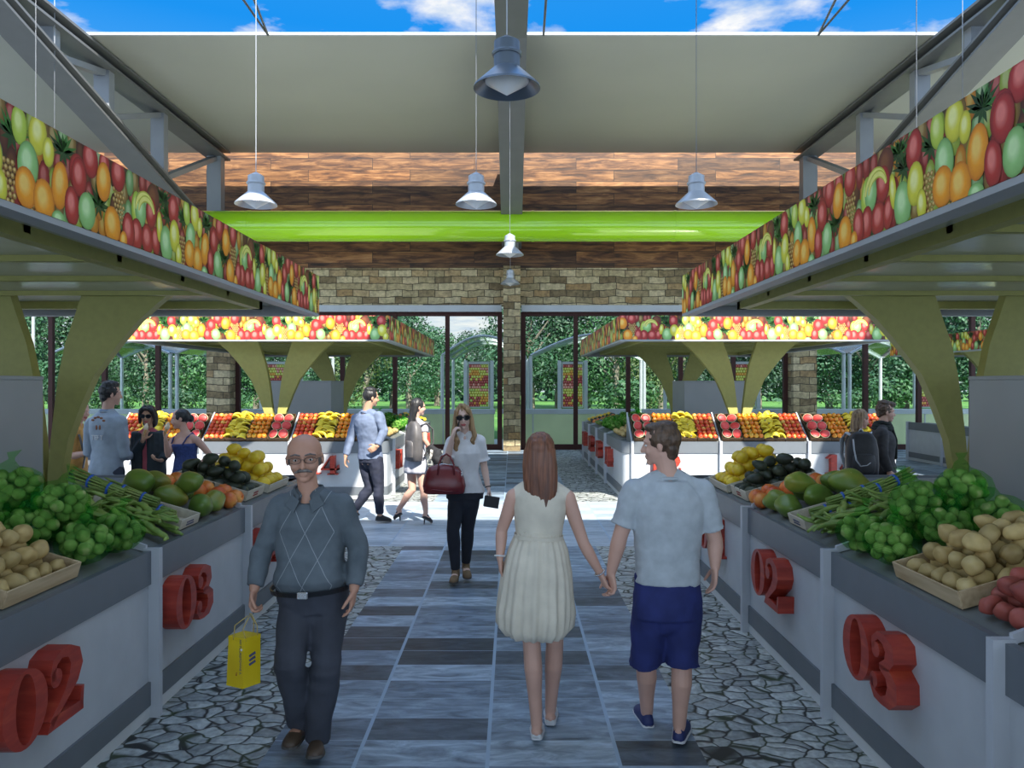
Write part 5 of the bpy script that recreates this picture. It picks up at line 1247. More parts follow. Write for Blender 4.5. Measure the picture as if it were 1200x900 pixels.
m.build('side_print',M['ink'],t)
# ---- woman in the cream dress, back view
AUB=hair_mat('auburn_hair',(.09,.035,.02),(.26,.10,.05))
p=Person('long haired woman in a sleeveless cream dress seen from behind holding the man\'s hand',4.2,1.67,'f',(0,1),
 dict(head=(633,531),neck=(634,567),sA=(602,582),sB=(665,583),eA=(588,621,.04),wA=(586,654,.0),eB=(684,637,.0),wB=(704,673,.03),hA=(613,668),hB=(646,668),kA=(623,753,0),aA=(629,849,0),tA=(630,862,.17),kB=(650,756,.13),aB=(645,833,.22),tB=(646,846,.40)),'fair',headf=(.10,1,0),hs=.97,det=.0055)
p.body({'A':(V((.08,.05,-1)),RIGHT,AWAY,.45),'B':(V((.42,.05,-1)),RIGHT+V((0,.3,0)),AWAY,.75)})
CREAM=cloth('cream_linen',(.68,.61,.49),.10,9,.8); 
p.top('dress_bodice',CREAM,.36,0,.012,.008,.005,(16,16,5),.93,vox=.007)
wz=(P(0,628,4.2).z-p.hc.z)/(p.nb.z-p.hc.z); hz=(P(0,742,4.2).z-p.hc.z)/(p.nb.z-p.hc.z)
p.skirt('dress_skirt',CREAM,[(wz+.07,.128,.098,.1),(wz,.134,.102,.5),(wz-.02,.142,.110,1),(.25,.168,.135,1.0),(.0,.198,.165,1.1),(-.25,.212,.185,1.4),(hz+.26,.222,.195,2.0),(hz+.10,.212,.190,2.8),(hz,.172,.165,2.6)],n=120,pleat=.0045,fr=23,seed=1)
p.band(wz,.022,.134,.102,CREAM,'waistband',.004)
p.long_hair(AUB,[(0,-.03,.08),(0,-.045,.02),(0,-.055,-.06),(.0,-.062,-.14),(.005,-.066,-.21),(.012,-.072,-.28),(.018,-.075,-.34),(.022,-.076,-.385)],[(.055,.055),(.090,.070),(.100,.062),(.100,.052),(.092,.044),(.068,.034),(.042,.026),(.018,.018)],[])
p.shoe('A',M['whiteshoe'],M['whiteshoe']); p.shoe('B',M['whiteshoe'],M['whiteshoe'])
def bracelet(p,a,mat,r=.030,name='bracelet',u=0.0,beads=0):
    w=p.J['w'+a]; d=(p.J['e'+a]-w).normalized(); c=w+d*.012+d*u; x=d.orthogonal().normalized(); y=d.cross(x); m=MB()
    if beads:
        for i in range(beads): m.ell(c+(x*math.cos(2*PI*i/beads)+y*math.sin(2*PI*i/beads))*r,(.006,.006,.006),8,6)
    else: m.tube([c+(x*math.cos(2*PI*i/20)+y*math.sin(2*PI*i/20))*r for i in range(21)],.005,8)
    m.build(name,mat,p.t,smooth=True)
bracelet(p,'A',M['whiteshoe']); bracelet(p,'B',M['metal'],.028,beads=14)
# ---- man in grey T-shirt and navy shorts, back view
BRN=hair_mat('brown_hair',(.035,.02,.012),(.14,.08,.045),40)
p=Person('man in light grey T-shirt and navy shorts seen from behind holding the woman\'s hand',4.2,1.78,'m',(0,1),
 dict(head=(774,521),neck=(783,561),sA=(744,577),sB=(822,578),eA=(727,627,.0),wA=(716,671,.02),eB=(838,633,.0),wB=(838,664,-.03),hA=(763,712),hB=(800,712),kA=(757,774,.06),aA=(758,834,.22),tA=(750,846,.40),kB=(799,778,.0),aB=(796,850,.0),tB=(801,862,.19)),'fair',headf=(-.92,.38,-.12),hs=1.0,det=.0055,tw=1.0)
p.body({'A':(V((.12,.0,-1)),RIGHT*-1+V((0,-.4,0)),AWAY,.75),'B':(V((-.05,.0,-1)),LEFT,AWAY,.38)},lips=False); p.eyes()
p.top('t_shirt',cloth('grey_jersey',(.44,.475,.50),.10,16),.20,.78,.024,.022,.007,(10,10,12),.99,vox=.0075,flare=.008,seed=7)
p.pants('shorts',cloth('navy_cotton',(.018,.026,.125),.25,7),.26,1.02,.020,.028,.009,(10,10,8),vox=.0075,seed=5)
p.cap_hair(BRN,extra=[('e',(0,-.03,.095),(.064,.078,.040)),('e',(0,.030,.100),(.060,.050,.026)),('e',(0,-.060,-.02),(.064,.042,.058)),('e',(0,-.055,-.06),(.052,.036,.035))],amp=.0035,freq=(55,55,40))
p.shoe('A',M['navyshoe'],M['whiteshoe']); p.shoe('B',M['navyshoe'],M['whiteshoe'])
# ---- woman in white T-shirt with phone and maroon bag
BLO=hair_mat('honey_blond_hair',(.16,.085,.035),(.48,.30,.14))
p=Person('woman in white T-shirt and sunglasses phoning, with a maroon bag on her arm',7.58,1.82,'f',(0,-1),
 dict(head=(543,489,-.02),neck=(545,511),sA=(530,519),sB=(562,518),eA=(523,542,-.10),wA=(530,513,-.18),eB=(567,545,.03),wB=(572,572,-.05),hA=(537,580),hB=(552,580),kA=(531,622,-.03),aA=(534,669,.02),tA=(531,682,-.17),kB=(548,621,.08),aB=(546,661,.16),tB=(548,677,-.02)),'pale',headf=(.05,-1,-.02),hs=1.06,det=.0062)
p.body({'A':(V((.30,.12,1)),RIGHT+V((0,.4,0)),AWAY,.75),'B':(V((.30,-.2,-1)),LEFT,NEAR,.55)}); p.brows(BLO)
p.top('t_shirt',cloth('white_jersey',(.72,.70,.70),.05,14),.05,.80,.014,.020,.010,(9,9,8),.945,vox=.008,flare=.030,seed=3,widen=lambda t:.022*max(0,.5-t))
p.pants('leggings',cloth('black_denim',(.02,.022,.032),.2,7),.30,1.95,.010,0,.003,tight=True,vox=.0075)
p.long_hair(BLO,[(0,-.035,.08),(0,-.045,.02),(0,-.05,-.06),(0,-.055,-.14),(0,-.05,-.20),(0,-.05,-.24)],[(.06,.05),(.088,.06),(.088,.045),(.085,.035),(.07,.03),(.04,.02)],
  [([(.02,.03,.118),(.066,.058,.06),(.080,.050,-.02),(.085,.055,-.09),(.095,.065,-.16),(.065,.085,-.22),(.085,.085,-.28),(.05,.09,-.335)],[.022,(.024,.02),(.024,.02),.026,.030,.030,.026,.012]),([(-.01,.03,.118),(-.060,.06,.06),(-.078,.045,-.02),(-.085,.045,-.10),(-.10,.05,-.17),(-.075,.07,-.22),(-.09,.07,-.27)],[.02,.022,.022,.024,.026,.024,.01]),([(.0,.06,.118),(-.04,.082,.08),(-.072,.062,.02)],[.016,.018,.012])],amp=.005)
glasses(p,M['black'],M['blackglass'],.0285,.021,'sunglasses',thick=.004)
p.shoe('A',M['suede'],style='boot'); p.shoe('B',M['suede'],style='boot')
bracelet(p,'B',M['black'],.027,'wristwatch',.0); wht=p
hcen=p.J['wA']+V((.02,.05,.085)); m=MB(); t=thing('phone','black mobile phone held to the ear of the woman in white','phone',hcen+V((.035,.03,.0)))
q=hcen+V((.032,.055,.03)); m.rbox(-.006,.006,-.036,.036,-.072,.072,.006); m.v=[tuple(q+Matrix.Rotation(.25,3,'Y')@V(v)) for v in m.v]; m.build('case',M['black'],t); m=MB(); m.box(.0062,.0070,-.031,.031,-.062,.062); m.v=[tuple(q+Matrix.Rotation(.25,3,'Y')@V(v)) for v in m.v]; m.build('screen',M['blackglass'],t)
q=P(576,588,7.40); t=thing('wallet','black flat wallet held low in the hand of the woman in white','wallet',q); m=MB(); m.rbox(-.075,.075,-.012,.012,-.055,.055,.006); m.v=[tuple(q+Matrix.Rotation(.16,3,'Y')@V(v)) for v in m.v]; m.build('cover',M['black'],t)
m=MB(); m.box(-.070,.078,-.008,.008,-.058,-.040); m.v=[tuple(q+Matrix.Rotation(.16,3,'Y')@V(v)) for v in m.v]; m.build('pages',M['whiteshoe'],t)
# maroon handbag
M['maroon']=two_tone('maroon_leather',[(.3,(.13,.012,.016)),(.7,(.22,.03,.032))],6,.26,bmp=.06)
Yb=7.44; t=thing('handbag','large glossy maroon leather handbag hanging on the arm of the woman in white','handbag',P(520,581,Yb)); c0=P(521,578,Yb)
def hb(u,v,w): return c0+V((u,w,v))
m=MB(); R=[]
for v,hw,hd in ((0,.185,.085),(.012,.20,.098),(.08,.212,.102),(.16,.20,.09),(.225,.175,.065),(.27,.15,.038),(.285,.12,.018)):
    rg=[]
    for i in range(32):
        a=2*PI*i/32; ca,sa=math.cos(a),math.sin(a); rr=(abs(ca)**4+abs(sa)**4)**-.25; rg.append(hb(ca*rr*hw-.03*v,v+.03*(v/.28)*abs(ca)**2*-1*(.6),sa*rr*hd))
    R.append(rg)
m.rings(R); m.build('bag_body',M['maroon'],t,smooth=True)
for w in (-.05,.045):
    m=MB(); m.tube([hb(-.06,.19,w*1.5),hb(-.055,.29,w),hb(-.025,.365,w*.7),hb(.02,.39,w*.5),hb(.06,.365,w*.7),hb(.095,.29,w),hb(.10,.19,w*1.5)],.0095,10); m.build('handle',M['maroon'],t,smooth=True)
m=MB(); m.tube([hb(-.16,.262,0),hb(0,.29,0),hb(.14,.262,0)],.008,8); m.build('zip_band',M['metal'],t,smooth=True)
m=MB(); m.tube([hb(-.20,.02,-.06),hb(-.1,.05,-.103),hb(.05,.03,-.105),hb(.19,.05,-.06)],.006,6); m.build('front_seam',M['maroon'],t,smooth=True)
m=MB()
for i in range(7): m.ell(hb(.17+.006*i-.002*i*i,.235-.025*i,-.055),(.010,.007,.012),8,6)
m.build('chain_strap',M['metal'],t,smooth=True)
# ---- man in blue blazer
BLK=hair_mat('black_hair',(.006,.006,.007),(.03,.028,.027))
p=Person('dark haired man in light blue blazer striding past the far left stall',10.86,1.92,'m',(.70,.70),
 dict(head=(435,466),neck=(430,484),sA=(418,491,.12),sB=(444,488,-.10),eA=(411,512,.10),wA=(405,535,.02),eB=(450,505,-.16),wB=(442,523,-.26),hA=(429,538,.08),hB=(440,538,-.06),kA=(433,572,.06),aA=(416,597,.06),tA=(411,610,.06),kB=(444,571,-.05),aB=(445,603,-.05),tB=(457,610,.02)),'warm',headf=(.85,.52,0),hs=1.10,det=.0075)
p.body({'A':(V((-.1,.1,-1)),RIGHT,V((.7,.7,0)),.4),'B':(V((-.8,.0,-.5)),AWAY,UP,.5)},lips=False)
BLZ=cloth('blue_chambray',(.15,.19,.28),.15,12)
p.top('blazer',BLZ,.02,1.92,.020,.016,.008,(10,10,11),.985,vox=.009,widen=lambda t:.03*max(0,.3-t),seed=8)
m=MB(); c=p.nb; m.tube([c+V((.075*math.cos(a),.065*math.sin(a),.02)) for a in [2*PI*i/20 for i in range(21)]],.016,8); m.build('collar',BLZ,p.t,smooth=True)
p.pants('trousers',cloth('navy_trousers',(.020,.024,.045),.25,8),.14,1.97,.014,.004,.008,vox=.009)
p.cap_hair(BLK,extra=[('e',(0,-.02,.10),(.068,.085,.045))],amp=.004)
p.shoe('A',M['black']); p.shoe('B',M['black'])
# ---- woman with the grey backpack
p=Person('woman with long black hair and grey backpack in a pale mini dress walking right',10.75,1.80,'f',(.80,.60),
 dict(head=(490,477),neck=(487,494),sA=(480,501,.10),sB=(497,500,-.10),eA=(482,518,.22),wA=(492,530,.28),eB=(498,516,-.14),wB=(505,527,-.10),hA=(482,544,.06),hB=(492,544,-.06),kA=(483,574,.0),aA=(467,597,.05),tA=(463,608,.05),kB=(497,578,-.04),aB=(499,601,-.05),tB=(505,612,-.02)),'fair',headf=(.88,.45,0),hs=1.05,det=.0072)
p.body({'A':(V((.6,.1,-.6)),DOWN,RIGHT,.4),'B':(V((.9,.1,-.5)),DOWN,NEAR*-1,.5)})
PALE=cloth('pale_grey_jersey',(.42,.42,.47),.06,14)
p.top('dress_top',PALE,.10,.42,.012,.014,.006,(9,9,9),.955,vox=.009)
hz=(P(0,554,10.75).z-p.hc.z)/(p.nb.z-p.hc.z); p.skirt('dress_skirt',PALE,[(.30,.150,.110,.4),(.12,.172,.126,.6),(-.05,.188,.140,.8),(hz+.05,.188,.145,.9),(hz,.182,.142,1)],n=80,pleat=.004,fr=11)
p.long_hair(BLK,[(0,-.03,.08),(0,-.045,.02),(0,-.06,-.06),(0,-.07,-.15),(0,-.085,-.24),(0,-.095,-.33),(0,-.10,-.42)],[(.055,.05),(.084,.062),(.084,.05),(.078,.045),(.072,.040),(.062,.035),(.035,.02)])
p.shoe('A',M['black'],style='heel'); p.shoe('B',M['black'],style='heel'); bpw=p
def backpack(p,label,mat,strapm,c,size,yaw,panel=None):
    t=thing('backpack',label,'backpack',c); w_,d_,h=size; A=Matrix.Rotation(yaw,3,'Z'); m=MB(); R=[]
    for z,kw,kd in ((0,.80,.7),(.03,.95,.95),(.25,1,1),(.6,.97,.95),(.82,.85,.8),(.95,.62,.55),(1,.35,.3)):
        R.append([c+A@V((math.cos(a)*w_/2*kw*(abs(math.cos(a))**4+abs(math.sin(a))**4)**-.25,math.sin(a)*d_/2*kd*(abs(math.cos(a))**4+abs(math.sin(a))**4)**-.25,(z-.5)*h)) for a in [2*PI*i/24 for i in range(24)]])
    m.rings(R); m.build('bag_body',mat,t,smooth=True)
    m=MB(); R=[]
    for z,k in ((.08,.7),(.12,.85),(.35,.9),(.48,.8),(.52,.55)): R.append([c+A@V((math.cos(a)*w_*.40*k,-d_*.45+math.sin(a)*d_*.22*k,(z-.5)*h)) for a in [2*PI*i/20 for i in range(20)]])
    m.rings(R); m.build('front_pocket',panel or mat,t,smooth=True)
    for q in (-1,1):
        m=MB(); m.tube([c+A@V((q*w_*.28,d_*.35,h*.40)),c+A@V((q*w_*.36,d_*.75,h*.46)),c+A@V((q*w_*.42,d_*1.35,h*.30)),c+A@V((q*w_*.45,d_*1.35,-h*.05)),c+A@V((q*w_*.40,d_*.55,-h*.36))],[(.028,.008)]*5,8); m.build('shoulder_strap',strapm,t,smooth=True)
    m=MB(); m.tube([c+A@V((-.04,d_*.2,h*.46)),c+A@V((0,d_*.2,h*.56)),c+A@V((.04,d_*.2,h*.46))],.008,6); m.build('grab_loop',strapm,t,smooth=True)
    return t,A
GRYB=two_tone('grey_nylon',[(.3,(.06,.055,.053)),(.7,(.14,.13,.13))],6,.45,bmp=.15)
backpack(p,'grey nylon backpack on the back of the woman in the pale mini dress',GRYB,GRYB,P(485,517,10.62),(.32,.17,.56),-.92)
# dark jacket over her arm
t=thing('jacket','dark jacket with pale braided trim draped over the arm of the woman with grey backpack','jacket',P(510,540,10.6)); m=MB()
m.tube([P(505,527,10.58),P(511,532,10.55),P(515,540,10.55),P(513,548,10.56)],[(.05,.07),(.085,.10),(.10,.09),(.06,.06)],16,dome=True)
me=remesh(m,.012,2,.5,.02,(10,10,10),3,'jacket_cloth',(cloth('black_wool',(.018,.018,.02)),)); put_mesh(me,'jacket_cloth',t)
m=MB(); m.tube([P(506,527,10.47),P(505,534,10.45),P(503,543,10.46)],.02,8); m.build('braid_trim',two_tone('braid',[(.4,(.1,.09,.08)),(.6,(.6,.58,.52))],60,.8),t,smooth=True)
# ---- the group behind the near left stall
p=Person('man in orange shirt half hidden behind the near left canopy leg',9.25,1.83,'m',(.92,-.30),
 dict(head=(95,482),neck=(90,499),sA=(86,507,-.16),sB=(94,506,.17),eA=(82,535,-.20),wA=(101,531,-.26),eB=(95,532,.20),wB=(108,528,.12),hA=(85,553,-.09),hB=(91,553,.09)),'fair',headf=(.95,-.25,0),hs=1.05,det=.008)
p.body({'A':(V((1,.1,.15)),UP,AWAY,.4),'B':(V((1,-.1,.1)),UP,NEAR,.4)}); p.eyes()
p.top('shirt',cloth('orange_cotton',(.62,.33,.09),.1,9),-.14,.8,.018,.022,.007,neck=.985,vox=.009,flare=.012); p.pants('trousers',cloth('dark_cotton',(.04,.04,.045)),.1,1.96,.012,vox=.010); p.cap_hair(BRN,amp=.005,freq=(55,55,30))
m=MB(); m.tube([p.J['sA']+V((.02,.02,.06)),p.J['sA']+V((.09,-.02,-.05)),p.J['sA']+V((.14,.0,-.30)),p.J['hA']+V((.13,.0,.05))],[(.022,.006)]*4,8); m.build('bag_strap',GRYB,p.t,smooth=True)
p.shoe('A',M['black']); p.shoe('B',M['black'])
DEN=cloth('washed_denim',(.34,.40,.47),.14,8)
p=Person('tall dark haired man in a washed denim shirt seen from behind in the left group',8.85,2.02,'m',(.45,.89),
 dict(head=(130,462),neck=(126,483),sA=(108,497,.08),sB=(140,495,-.06),eA=(104,530,.14),wA=(122,537,.34),eB=(146,533,-.02),wB=(153,534,.22),hA=(117,553,.05),hB=(134,553,-.03)),'fair',headf=(.72,.69,0),hs=1.14,det=.0078)
p.body({'A':(V((.6,.8,.1)),DOWN,RIGHT,.4),'B':(V((.3,.9,.1)),LEFT,UP,.5)},lips=False)
sh=p.top('shirt',DEN,-.14,1.9,.020,.018,.009,(9,9,9),.985,vox=.0095,seed=5)
m=MB(); c=p.nb; m.tube([c+V((.07*math.cos(a),.06*math.sin(a),.02)) for a in [2*PI*i/20 for i in range(21)]],.017,8); m.build('collar',cloth('blue_collar',(.20,.28,.42)),p.t,smooth=True)
p.pants('trousers',cloth('dark_denim',(.05,.06,.09)),.1,1.96,.012,vox=.011); p.cap_hair(BLK,extra=[('e',(0,-.01,.10),(.07,.085,.045)),('e',(0,-.07,-.03),(.06,.035,.05))],amp=.006,freq=(50,50,40))
p.shoe('A',M['black']); p.shoe('B',M['black'])
bk=[q for q in p.ring(.62,.168,.112,0,.038,36)]; q0=min(bk,key=lambda q:q.y); upn=(p.nb-p.hc).normalized(); rt=V((.89,-.45,0))
text_mesh('TEF T',.080,M['whiteshoe'],p.t,q0+V((-.07,-.02,-.02)),rt,UP,.004,'back_print')
m=MB()
for i in range(5):
    a=lerp(2.5,.6,i/4); m.ell(q0+V((-.06,-.02,.13))+rt*.12*math.cos(a)+UP*.09*math.sin(a),(.020,.006,.013),8,6)
for dx in (-.03,.03): m.ell(q0+V((-.06,-.02,.10))+rt*dx,(.011,.006,.030),8,6)
m.build('back_print',paint('rust_print',(.30,.12,.06),.8),p.t)
CONE=two_tone('waffle_cone',[(.4,(.55,.32,.12)),(.6,(.72,.48,.22))],60,.7); CREM=paint('ice_cream',(.82,.68,.48),.5)
def cone(c,d,label):
    t=thing('ice_cream_cone',label,'ice cream cone',c); d=d.normalized(); m=MB(); m.tube([c,c+d*.06,c+d*.11],[.004,.014,.026],12); m.build('wafer',CONE,t,smooth=True); m=MB(); m.tube([c+d*.105,c+d*.13,c+d*.155],[.028,.026,.012],12,dome=True); m.build('ice_cream',CREM,t,smooth=True)
p=Person('dark haired woman in black sunglasses, dark jacket and pink top eating an ice cream',9.15,1.74,'f',(.08,-1),
 dict(head=(174,487,-.03),neck=(174,505),sA=(160,513),sB=(188,512),eA=(157,535,-.04),wA=(168,515,-.20),eB=(193,533,.02),wB=(189,540,-.18),hA=(168,553),hB=(181,553)),'warm',headf=(.10,-1,-.08),hs=1.02,det=.0078)
p.body({'A':(V((.25,.10,1)),AWAY,RIGHT,.8),'B':(V((-.4,-.5,.2)),UP,LEFT,.6)})
p.top('top',cloth('pink_cotton',(.55,.12,.16)),-.14,0,.012,.008,.004,vox=.009); JK=cloth('dark_teal_jacket',(.03,.042,.05),.2,8)
for a,q in (('A',-1),('B',1)):
    mb=MB(); pr,rr=p.arm(mb,a,.022,1.88); mb.tube(pr,rr,14); R=[]
    for t_ in (-.14,.1,.3,.5,.7,.86,.95):
        rg=p.ring(t_,.150,.108,0,.022,48); rg2=[x for x in rg if (x-p.hc).dot(p.hx)*q>.045]; R.append(rg2)
    for k in range(len(R)): mb.tube(sorted(R[k],key=lambda v:math.atan2((v-p.hc).dot(p.f),(v-p.hc).dot(p.hx)*q)),.026,8)
    mb.tube([mid(p.nb,p.J['s'+a],.3),p.J['s'+a]],[.05,.06],12,dome=True)
    for k in range(8):
        sel=[r[int(len(r)*k/8)] for r in R if len(r)>4]; mb.tube(sel,.030,8)
    me=remesh(mb,.011,3,.5,.006,(9,9,9),2,'jacket',(JK,)); put_mesh(me,'jacket',p.t)
p.pants('trousers',JK,.1,1.96,.010,vox=.011)
p.long_hair(BLK,[(0,-.03,.08),(0,-.045,.02),(0,-.05,-.06),(0,-.05,-.12),(0,-.045,-.15)],[(.06,.05),(.090,.065),(.092,.055),(.08,.045),(.05,.03)],[([(-.03,.05,.115),(-.06,.072,.07),(-.08,.04,.0),(-.085,.03,-.08)],[.02,.024,.022,.018]),([(.03,.05,.115),(.06,.072,.07),(.08,.04,.0),(.085,.03,-.08)],[.02,.024,.022,.018]),([(-.05,.075,.085),(0,.088,.09),(.05,.075,.085)],[.018,.02,.018])])
glasses(p,M['black'],M['blackglass'],.029,.022,'sunglasses',thick=.004); p.shoe('A',M['black']); p.shoe('B',M['black'])
cone(p.J['wA']+V((.02,-.03,.03)),V((.12,.22,1)),'ice cream cone held to the mouth of the woman in black sunglasses')
p=Person('woman in a navy strap dress with dark tied hair, hand on hip, eating a cone',8.98,1.72,'f',(-.75,-.66),
 dict(head=(211,491),neck=(217,509),sA=(203,517,.04),sB=(231,516,-.03),eA=(197,534,-.12),wA=(194,514,-.24),eB=(247,534,.02),wB=(228,549,-.16),hA=(212,553,.03),hB=(226,553,-.03)),'fair',headf=(-.93,-.35,.02),hs=1.0,det=.0078)
p.body({'A':(V((-.15,.0,1)),RIGHT,AWAY,.8),'B':(V((-.8,-.1,-.4)),DOWN,NEAR,.35)}); p.eyes()
NAV=cloth('navy_crepe',(.035,.06,.20),.25,40); p.top('dress_bodice',NAV,-.02,0,.012,.0,.004,(9,9,9),.76,vox=.009,arms='')
p.skirt('dress_skirt',NAV,[(.10,.172,.122,.4),(-.1,.20,.15,.8),(-.5,.22,.19,1),(-.75,.23,.20,1)],n=80,pleat=.006,fr=13)
for q in (-1,1):
    m=MB(); a_=[x for x in p.ring(.74,.146,.112,.012,.014,36)]; st=[s_ for s_ in a_ if s_ is not None]; pf=max(st,key=lambda v:v.dot(p.f)+v.dot(p.ax)*q*.7); pb=max(st,key=lambda v:-v.dot(p.f)+v.dot(p.ax)*q*.7); tp=mid(p.nb,p.J['sB' if q>0 else 'sA'],.62)+V((0,0,.062)); m.tube([pf,mid(pf,tp,.6)+p.f*.02,tp,mid(pb,tp,.6)-p.f*.02,pb],.009,8); m.build('shoulder_strap',NAV,p.t,smooth=True)
p.cap_hair(BLK,extra=[('e',(0,-.115,-.01),(.045,.042,.05)),('e',(0,-.07,.0),(.06,.05,.05))],amp=.003)
p.shoe('A',M['black']); p.shoe('B',M['black']); cone(p.J['wA']+V((.0,-.03,.03)),V((.28,.08,1)),'ice cream cone in the raised hand of the woman in the navy dress')
# ---- the pair behind the near right stall
p=Person('woman with light brown hair beside the dark coated man behind the right stall',8.98,1.68,'f',(.85,.52),
 dict(head=(1009,491),neck=(1005,508),sA=(997,515,.12),sB=(1014,515,-.12),eA=(996,535,.14),wA=(1003,550,.16),eB=(1012,536,-.18),wB=(1018,551,-.12),hA=(1000,553,.06),hB=(1011,553,-.06)),'fair',headf=(.96,.22,0),hs=.98,det=.0078)
p.body({'A':(V((.2,.1,-1)),RIGHT,AWAY,.4),'B':(V((.2,.1,-1)),RIGHT,AWAY,.4)}); p.top('jacket',cloth('black_jacket',(.016,.017,.02)),-.16,1.9,.022,.02,.007,vox=.010); p.pants('trousers',cloth('black_trousers',(.014,.015,.02)),.1,1.96,.010,vox=.011)
LBR=hair_mat('light_brown_hair',(.10,.055,.03),(.40,.26,.14)); p.long_hair(LBR,[(0,-.03,.08),(0,-.045,.02),(0,-.055,-.05),(0,-.062,-.12),(0,-.06,-.17)],[(.055,.05),(.086,.062),(.088,.055),(.08,.05),(.05,.03)]); p.shoe('A',M['black']); p.shoe('B',M['black']); p.eyes()
BPK=two_tone('black_nylon',[(.3,(.012,.012,.014)),(.7,(.035,.035,.04))],6,.5,bmp=.15)
t,A=backpack(p,'black backpack with pale grey straps worn by the woman behind the right stall',BPK,M['post'],P(1010,532,8.72),(.36,.18,.52),-.15)
m=MB(); cb=P(1010,532,8.62); m.tube([cb+V((-.10,0,.17)),cb+V((-.09,-.005,.05)),cb+V((-.07,-.012,-.07)),cb+V((-.02,-.012,-.14)),cb+V((.05,-.012,-.13)),cb+V((.09,-.008,-.10))],[(.018,.006)]*6,8); m.build('reflective_trim',M['post'],t,smooth=True)
p=Person('man with tousled brown hair in a long dark coat and black scarf, facing right',9.28,1.80,'m',(.97,.12),
 dict(head=(1038,483),neck=(1034,501),sA=(1033,509,-.18),sB=(1036,509,.19),eA=(1034,535,-.25),wA=(1042,552,-.22),eB=(1040,535,.24),wB=(1046,552,.2),hA=(1034,553,-.09),hB=(1036,553,.09)),'fair',headf=(.98,-.12,0),hs=1.04,det=.0078)
p.body({'A':(V((.2,.0,-1)),AWAY,RIGHT,.4),'B':(V((.2,.0,-1)),NEAR,RIGHT,.4)}); p.eyes()
p.top('coat',cloth('charcoal_wool',(.04,.038,.04),.2,9),-.9,1.93,.030,.024,.009,vox=.011,widen=lambda t:.03*max(0,.2-t)); p.pants('trousers',cloth('black_trousers',(.014,.015,.02)),.1,1.96,.010,vox=.012)
m=MB()
for k in range(3): m.tube([p.nb+V(((.082+.012*k)*math.cos(a),(.078+.012*k)*math.sin(a),.055-.035*k+.012*math.sin(2*a+k))) for a in [2*PI*i/24 for i in range(25)]],.026,8)
m.tube([p.nb+V((.08,-.05,.02)),p.nb+V((.13,-.06,-.15)),p.nb+V((.13,-.06,-.36))],[(.035,.02),(.045,.018),(.045,.014)],10,dome=True); m.build('scarf',cloth('black_knit',(.015,.02,.018)),p.t,smooth=True)
p.cap_hair(BRN,extra=[('e',(0,.05,.098),(.06,.05,.035)),('e',(0,-.03,.105),(.066,.075,.04)),('e',(0,-.07,-.02),(.062,.035,.05))],amp=.010,freq=(40,40,40)); p.shoe('A',M['black']); p.shoe('B',M['black'])
SKY=1.0; ZEN=1.2; SUN=11.5; EXPO=0.0
# ---------------------------------------------------------------- sky, sun, camera
w=bpy.data.worlds.new('World'); bpy.context.scene.world=w; w.use_nodes=True; nt=w.node_tree; nt.nodes.clear()
out=nt.nodes.new('ShaderNodeOutputWorld'); bg=nt.nodes.new('ShaderNodeBackground'); L(nt,bg.outputs[0],out.inputs['Surface'])
tc=nt.nodes.new('ShaderNodeTexCoord'); sx=nt.nodes.new('ShaderNodeSeparateXYZ'); L(nt,tc.outputs['Generated'],sx.inputs[0])
gr=ramp(nt,sx.outputs['Z'],[(0,(.80,.88,.95)),(.16,(.86,.93,1.0)),(.30,(.10,.42,.95)),(.42,(.012,.30,.90)),(.62,(.05,.33,.85)),(1,(.20,.42,.92))])
# clouds: direction divided by its height gives a flat cloud deck
iz=N(nt,'ShaderNodeMath',operation='ADD'); iz.inputs[1].default_value=.12; L(nt,sx.outputs['Z'],iz.inputs[0])
dv=N(nt,'ShaderNodeVectorMath',operation='DIVIDE'); L(nt,tc.outputs['Generated'],dv.inputs[0]); cb=nt.nodes.new('ShaderNodeCombineXYZ')
for k in 'XYZ': L(nt,iz.outputs[0],cb.inputs[k])
L(nt,cb.outputs[0],dv.inputs[1])
mp=nt.nodes.new('ShaderNodeMapping'); mp.inputs['Scale'].default_value=(2.1,2.6,1); mp.inputs['Location'].default_value=(.9,.35,0); L(nt,dv.outputs[0],mp.inputs['Vector'])
n=N(nt,'ShaderNodeTexNoise',Scale=1.25,Detail=9.0,Roughness=.55,Distortion=.15); L(nt,mp.outputs[0],n.inputs['Vector'])
cl=ramp(nt,n.outputs['Fac'],[(.47,(0,0,0)),(.58,(1,1,1))])
n2=N(nt,'ShaderNodeTexNoise',Scale=4.0,Detail=6.0); L(nt,mp.outputs[0],n2.inputs['Vector']); cc=ramp(nt,n2.outputs['Fac'],[(.3,(.62,.74,.90)),(.6,(1.0,1.0,1.0))])
mx=N(nt,'ShaderNodeMix',data_type='RGBA'); L(nt,cl.outputs[0],mx.inputs['Factor']); L(nt,gr.outputs[0],mx.inputs['A']); L(nt,cc.outputs[0],mx.inputs['B'])
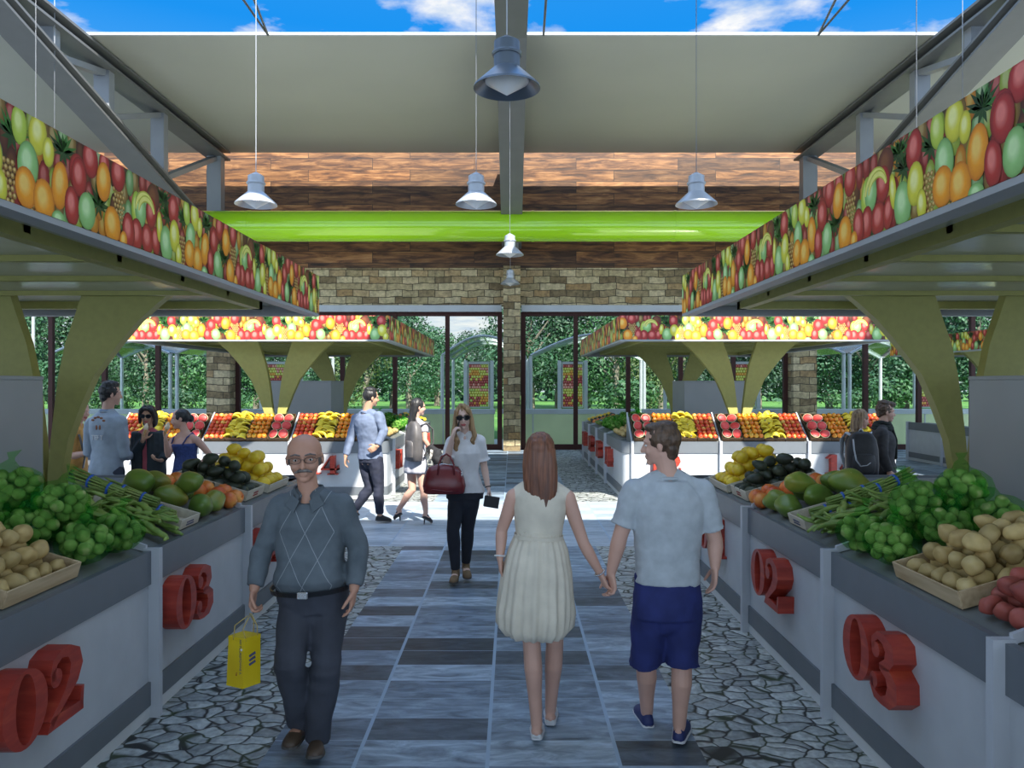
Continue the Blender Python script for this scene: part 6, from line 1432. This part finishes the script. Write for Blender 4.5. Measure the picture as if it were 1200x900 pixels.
# towards the sun's side the sky is whitened by haze
hz=N(nt,'ShaderNodeMapRange'); hz.inputs['From Min'].default_value=.35; hz.inputs['From Max'].default_value=-.45; hz.inputs['To Min'].default_value=0; hz.inputs['To Max'].default_value=.75; L(nt,sx.outputs['Y'],hz.inputs['Value'])
m2=N(nt,'ShaderNodeMix',data_type='RGBA'); L(nt,hz.outputs[0],m2.inputs['Factor']); L(nt,mx.outputs['Result'],m2.inputs['A']); m2.inputs['B'].default_value=(.55,.74,1.0,1)
L(nt,m2.outputs['Result'],bg.inputs['Color']); 
za=N(nt,'ShaderNodeMapRange'); za.inputs['From Min'].default_value=.52; za.inputs['From Max'].default_value=.80; za.inputs['To Max'].default_value=ZEN; L(nt,sx.outputs['Z'],za.inputs['Value'])
zb=N(nt,'ShaderNodeMapRange'); zb.inputs['From Min'].default_value=.2; zb.inputs['From Max'].default_value=-.5; zb.inputs['To Max'].default_value=ZEN; L(nt,sx.outputs['Y'],zb.inputs['Value'])
mxx=N(nt,'ShaderNodeMath',operation='MAXIMUM'); L(nt,za.outputs[0],mxx.inputs[0]); L(nt,zb.outputs[0],mxx.inputs[1])
ad=N(nt,'ShaderNodeMath',operation='ADD'); ad.inputs[1].default_value=SKY; L(nt,mxx.outputs[0],ad.inputs[0]); L(nt,ad.outputs[0],bg.inputs['Strength'])
sun=bpy.data.lights.new('sun','SUN'); sun.energy=SUN; sun.angle=.009; sun.color=(1,.95,.86); so=bpy.data.objects.new('sun',sun); C.objects.link(so)
so.rotation_euler=Vector((-.40,1.0,-1.1)).to_track_quat('-Z','Y').to_euler()
cam=bpy.data.cameras.new('camera'); cam.sensor_width=36; cam.lens=F/1200*36; cam.clip_end=500; co=bpy.data.objects.new('camera',cam); C.objects.link(co)
co.location=(0,0,2.0); co.rotation_euler=(PI/2,0,0); S=bpy.context.scene; S.camera=co
S.view_settings.view_transform='Standard'; S.view_settings.look='None'; S.view_settings.gamma=1; S.view_settings.use_curve_mapping=False; S.view_settings.exposure=EXPO
S.cycles.max_bounces=8; S.cycles.transparent_max_bounces=12; S.cycles.caustics_reflective=False; S.cycles.caustics_refractive=False
S.cycles.use_denoising=True
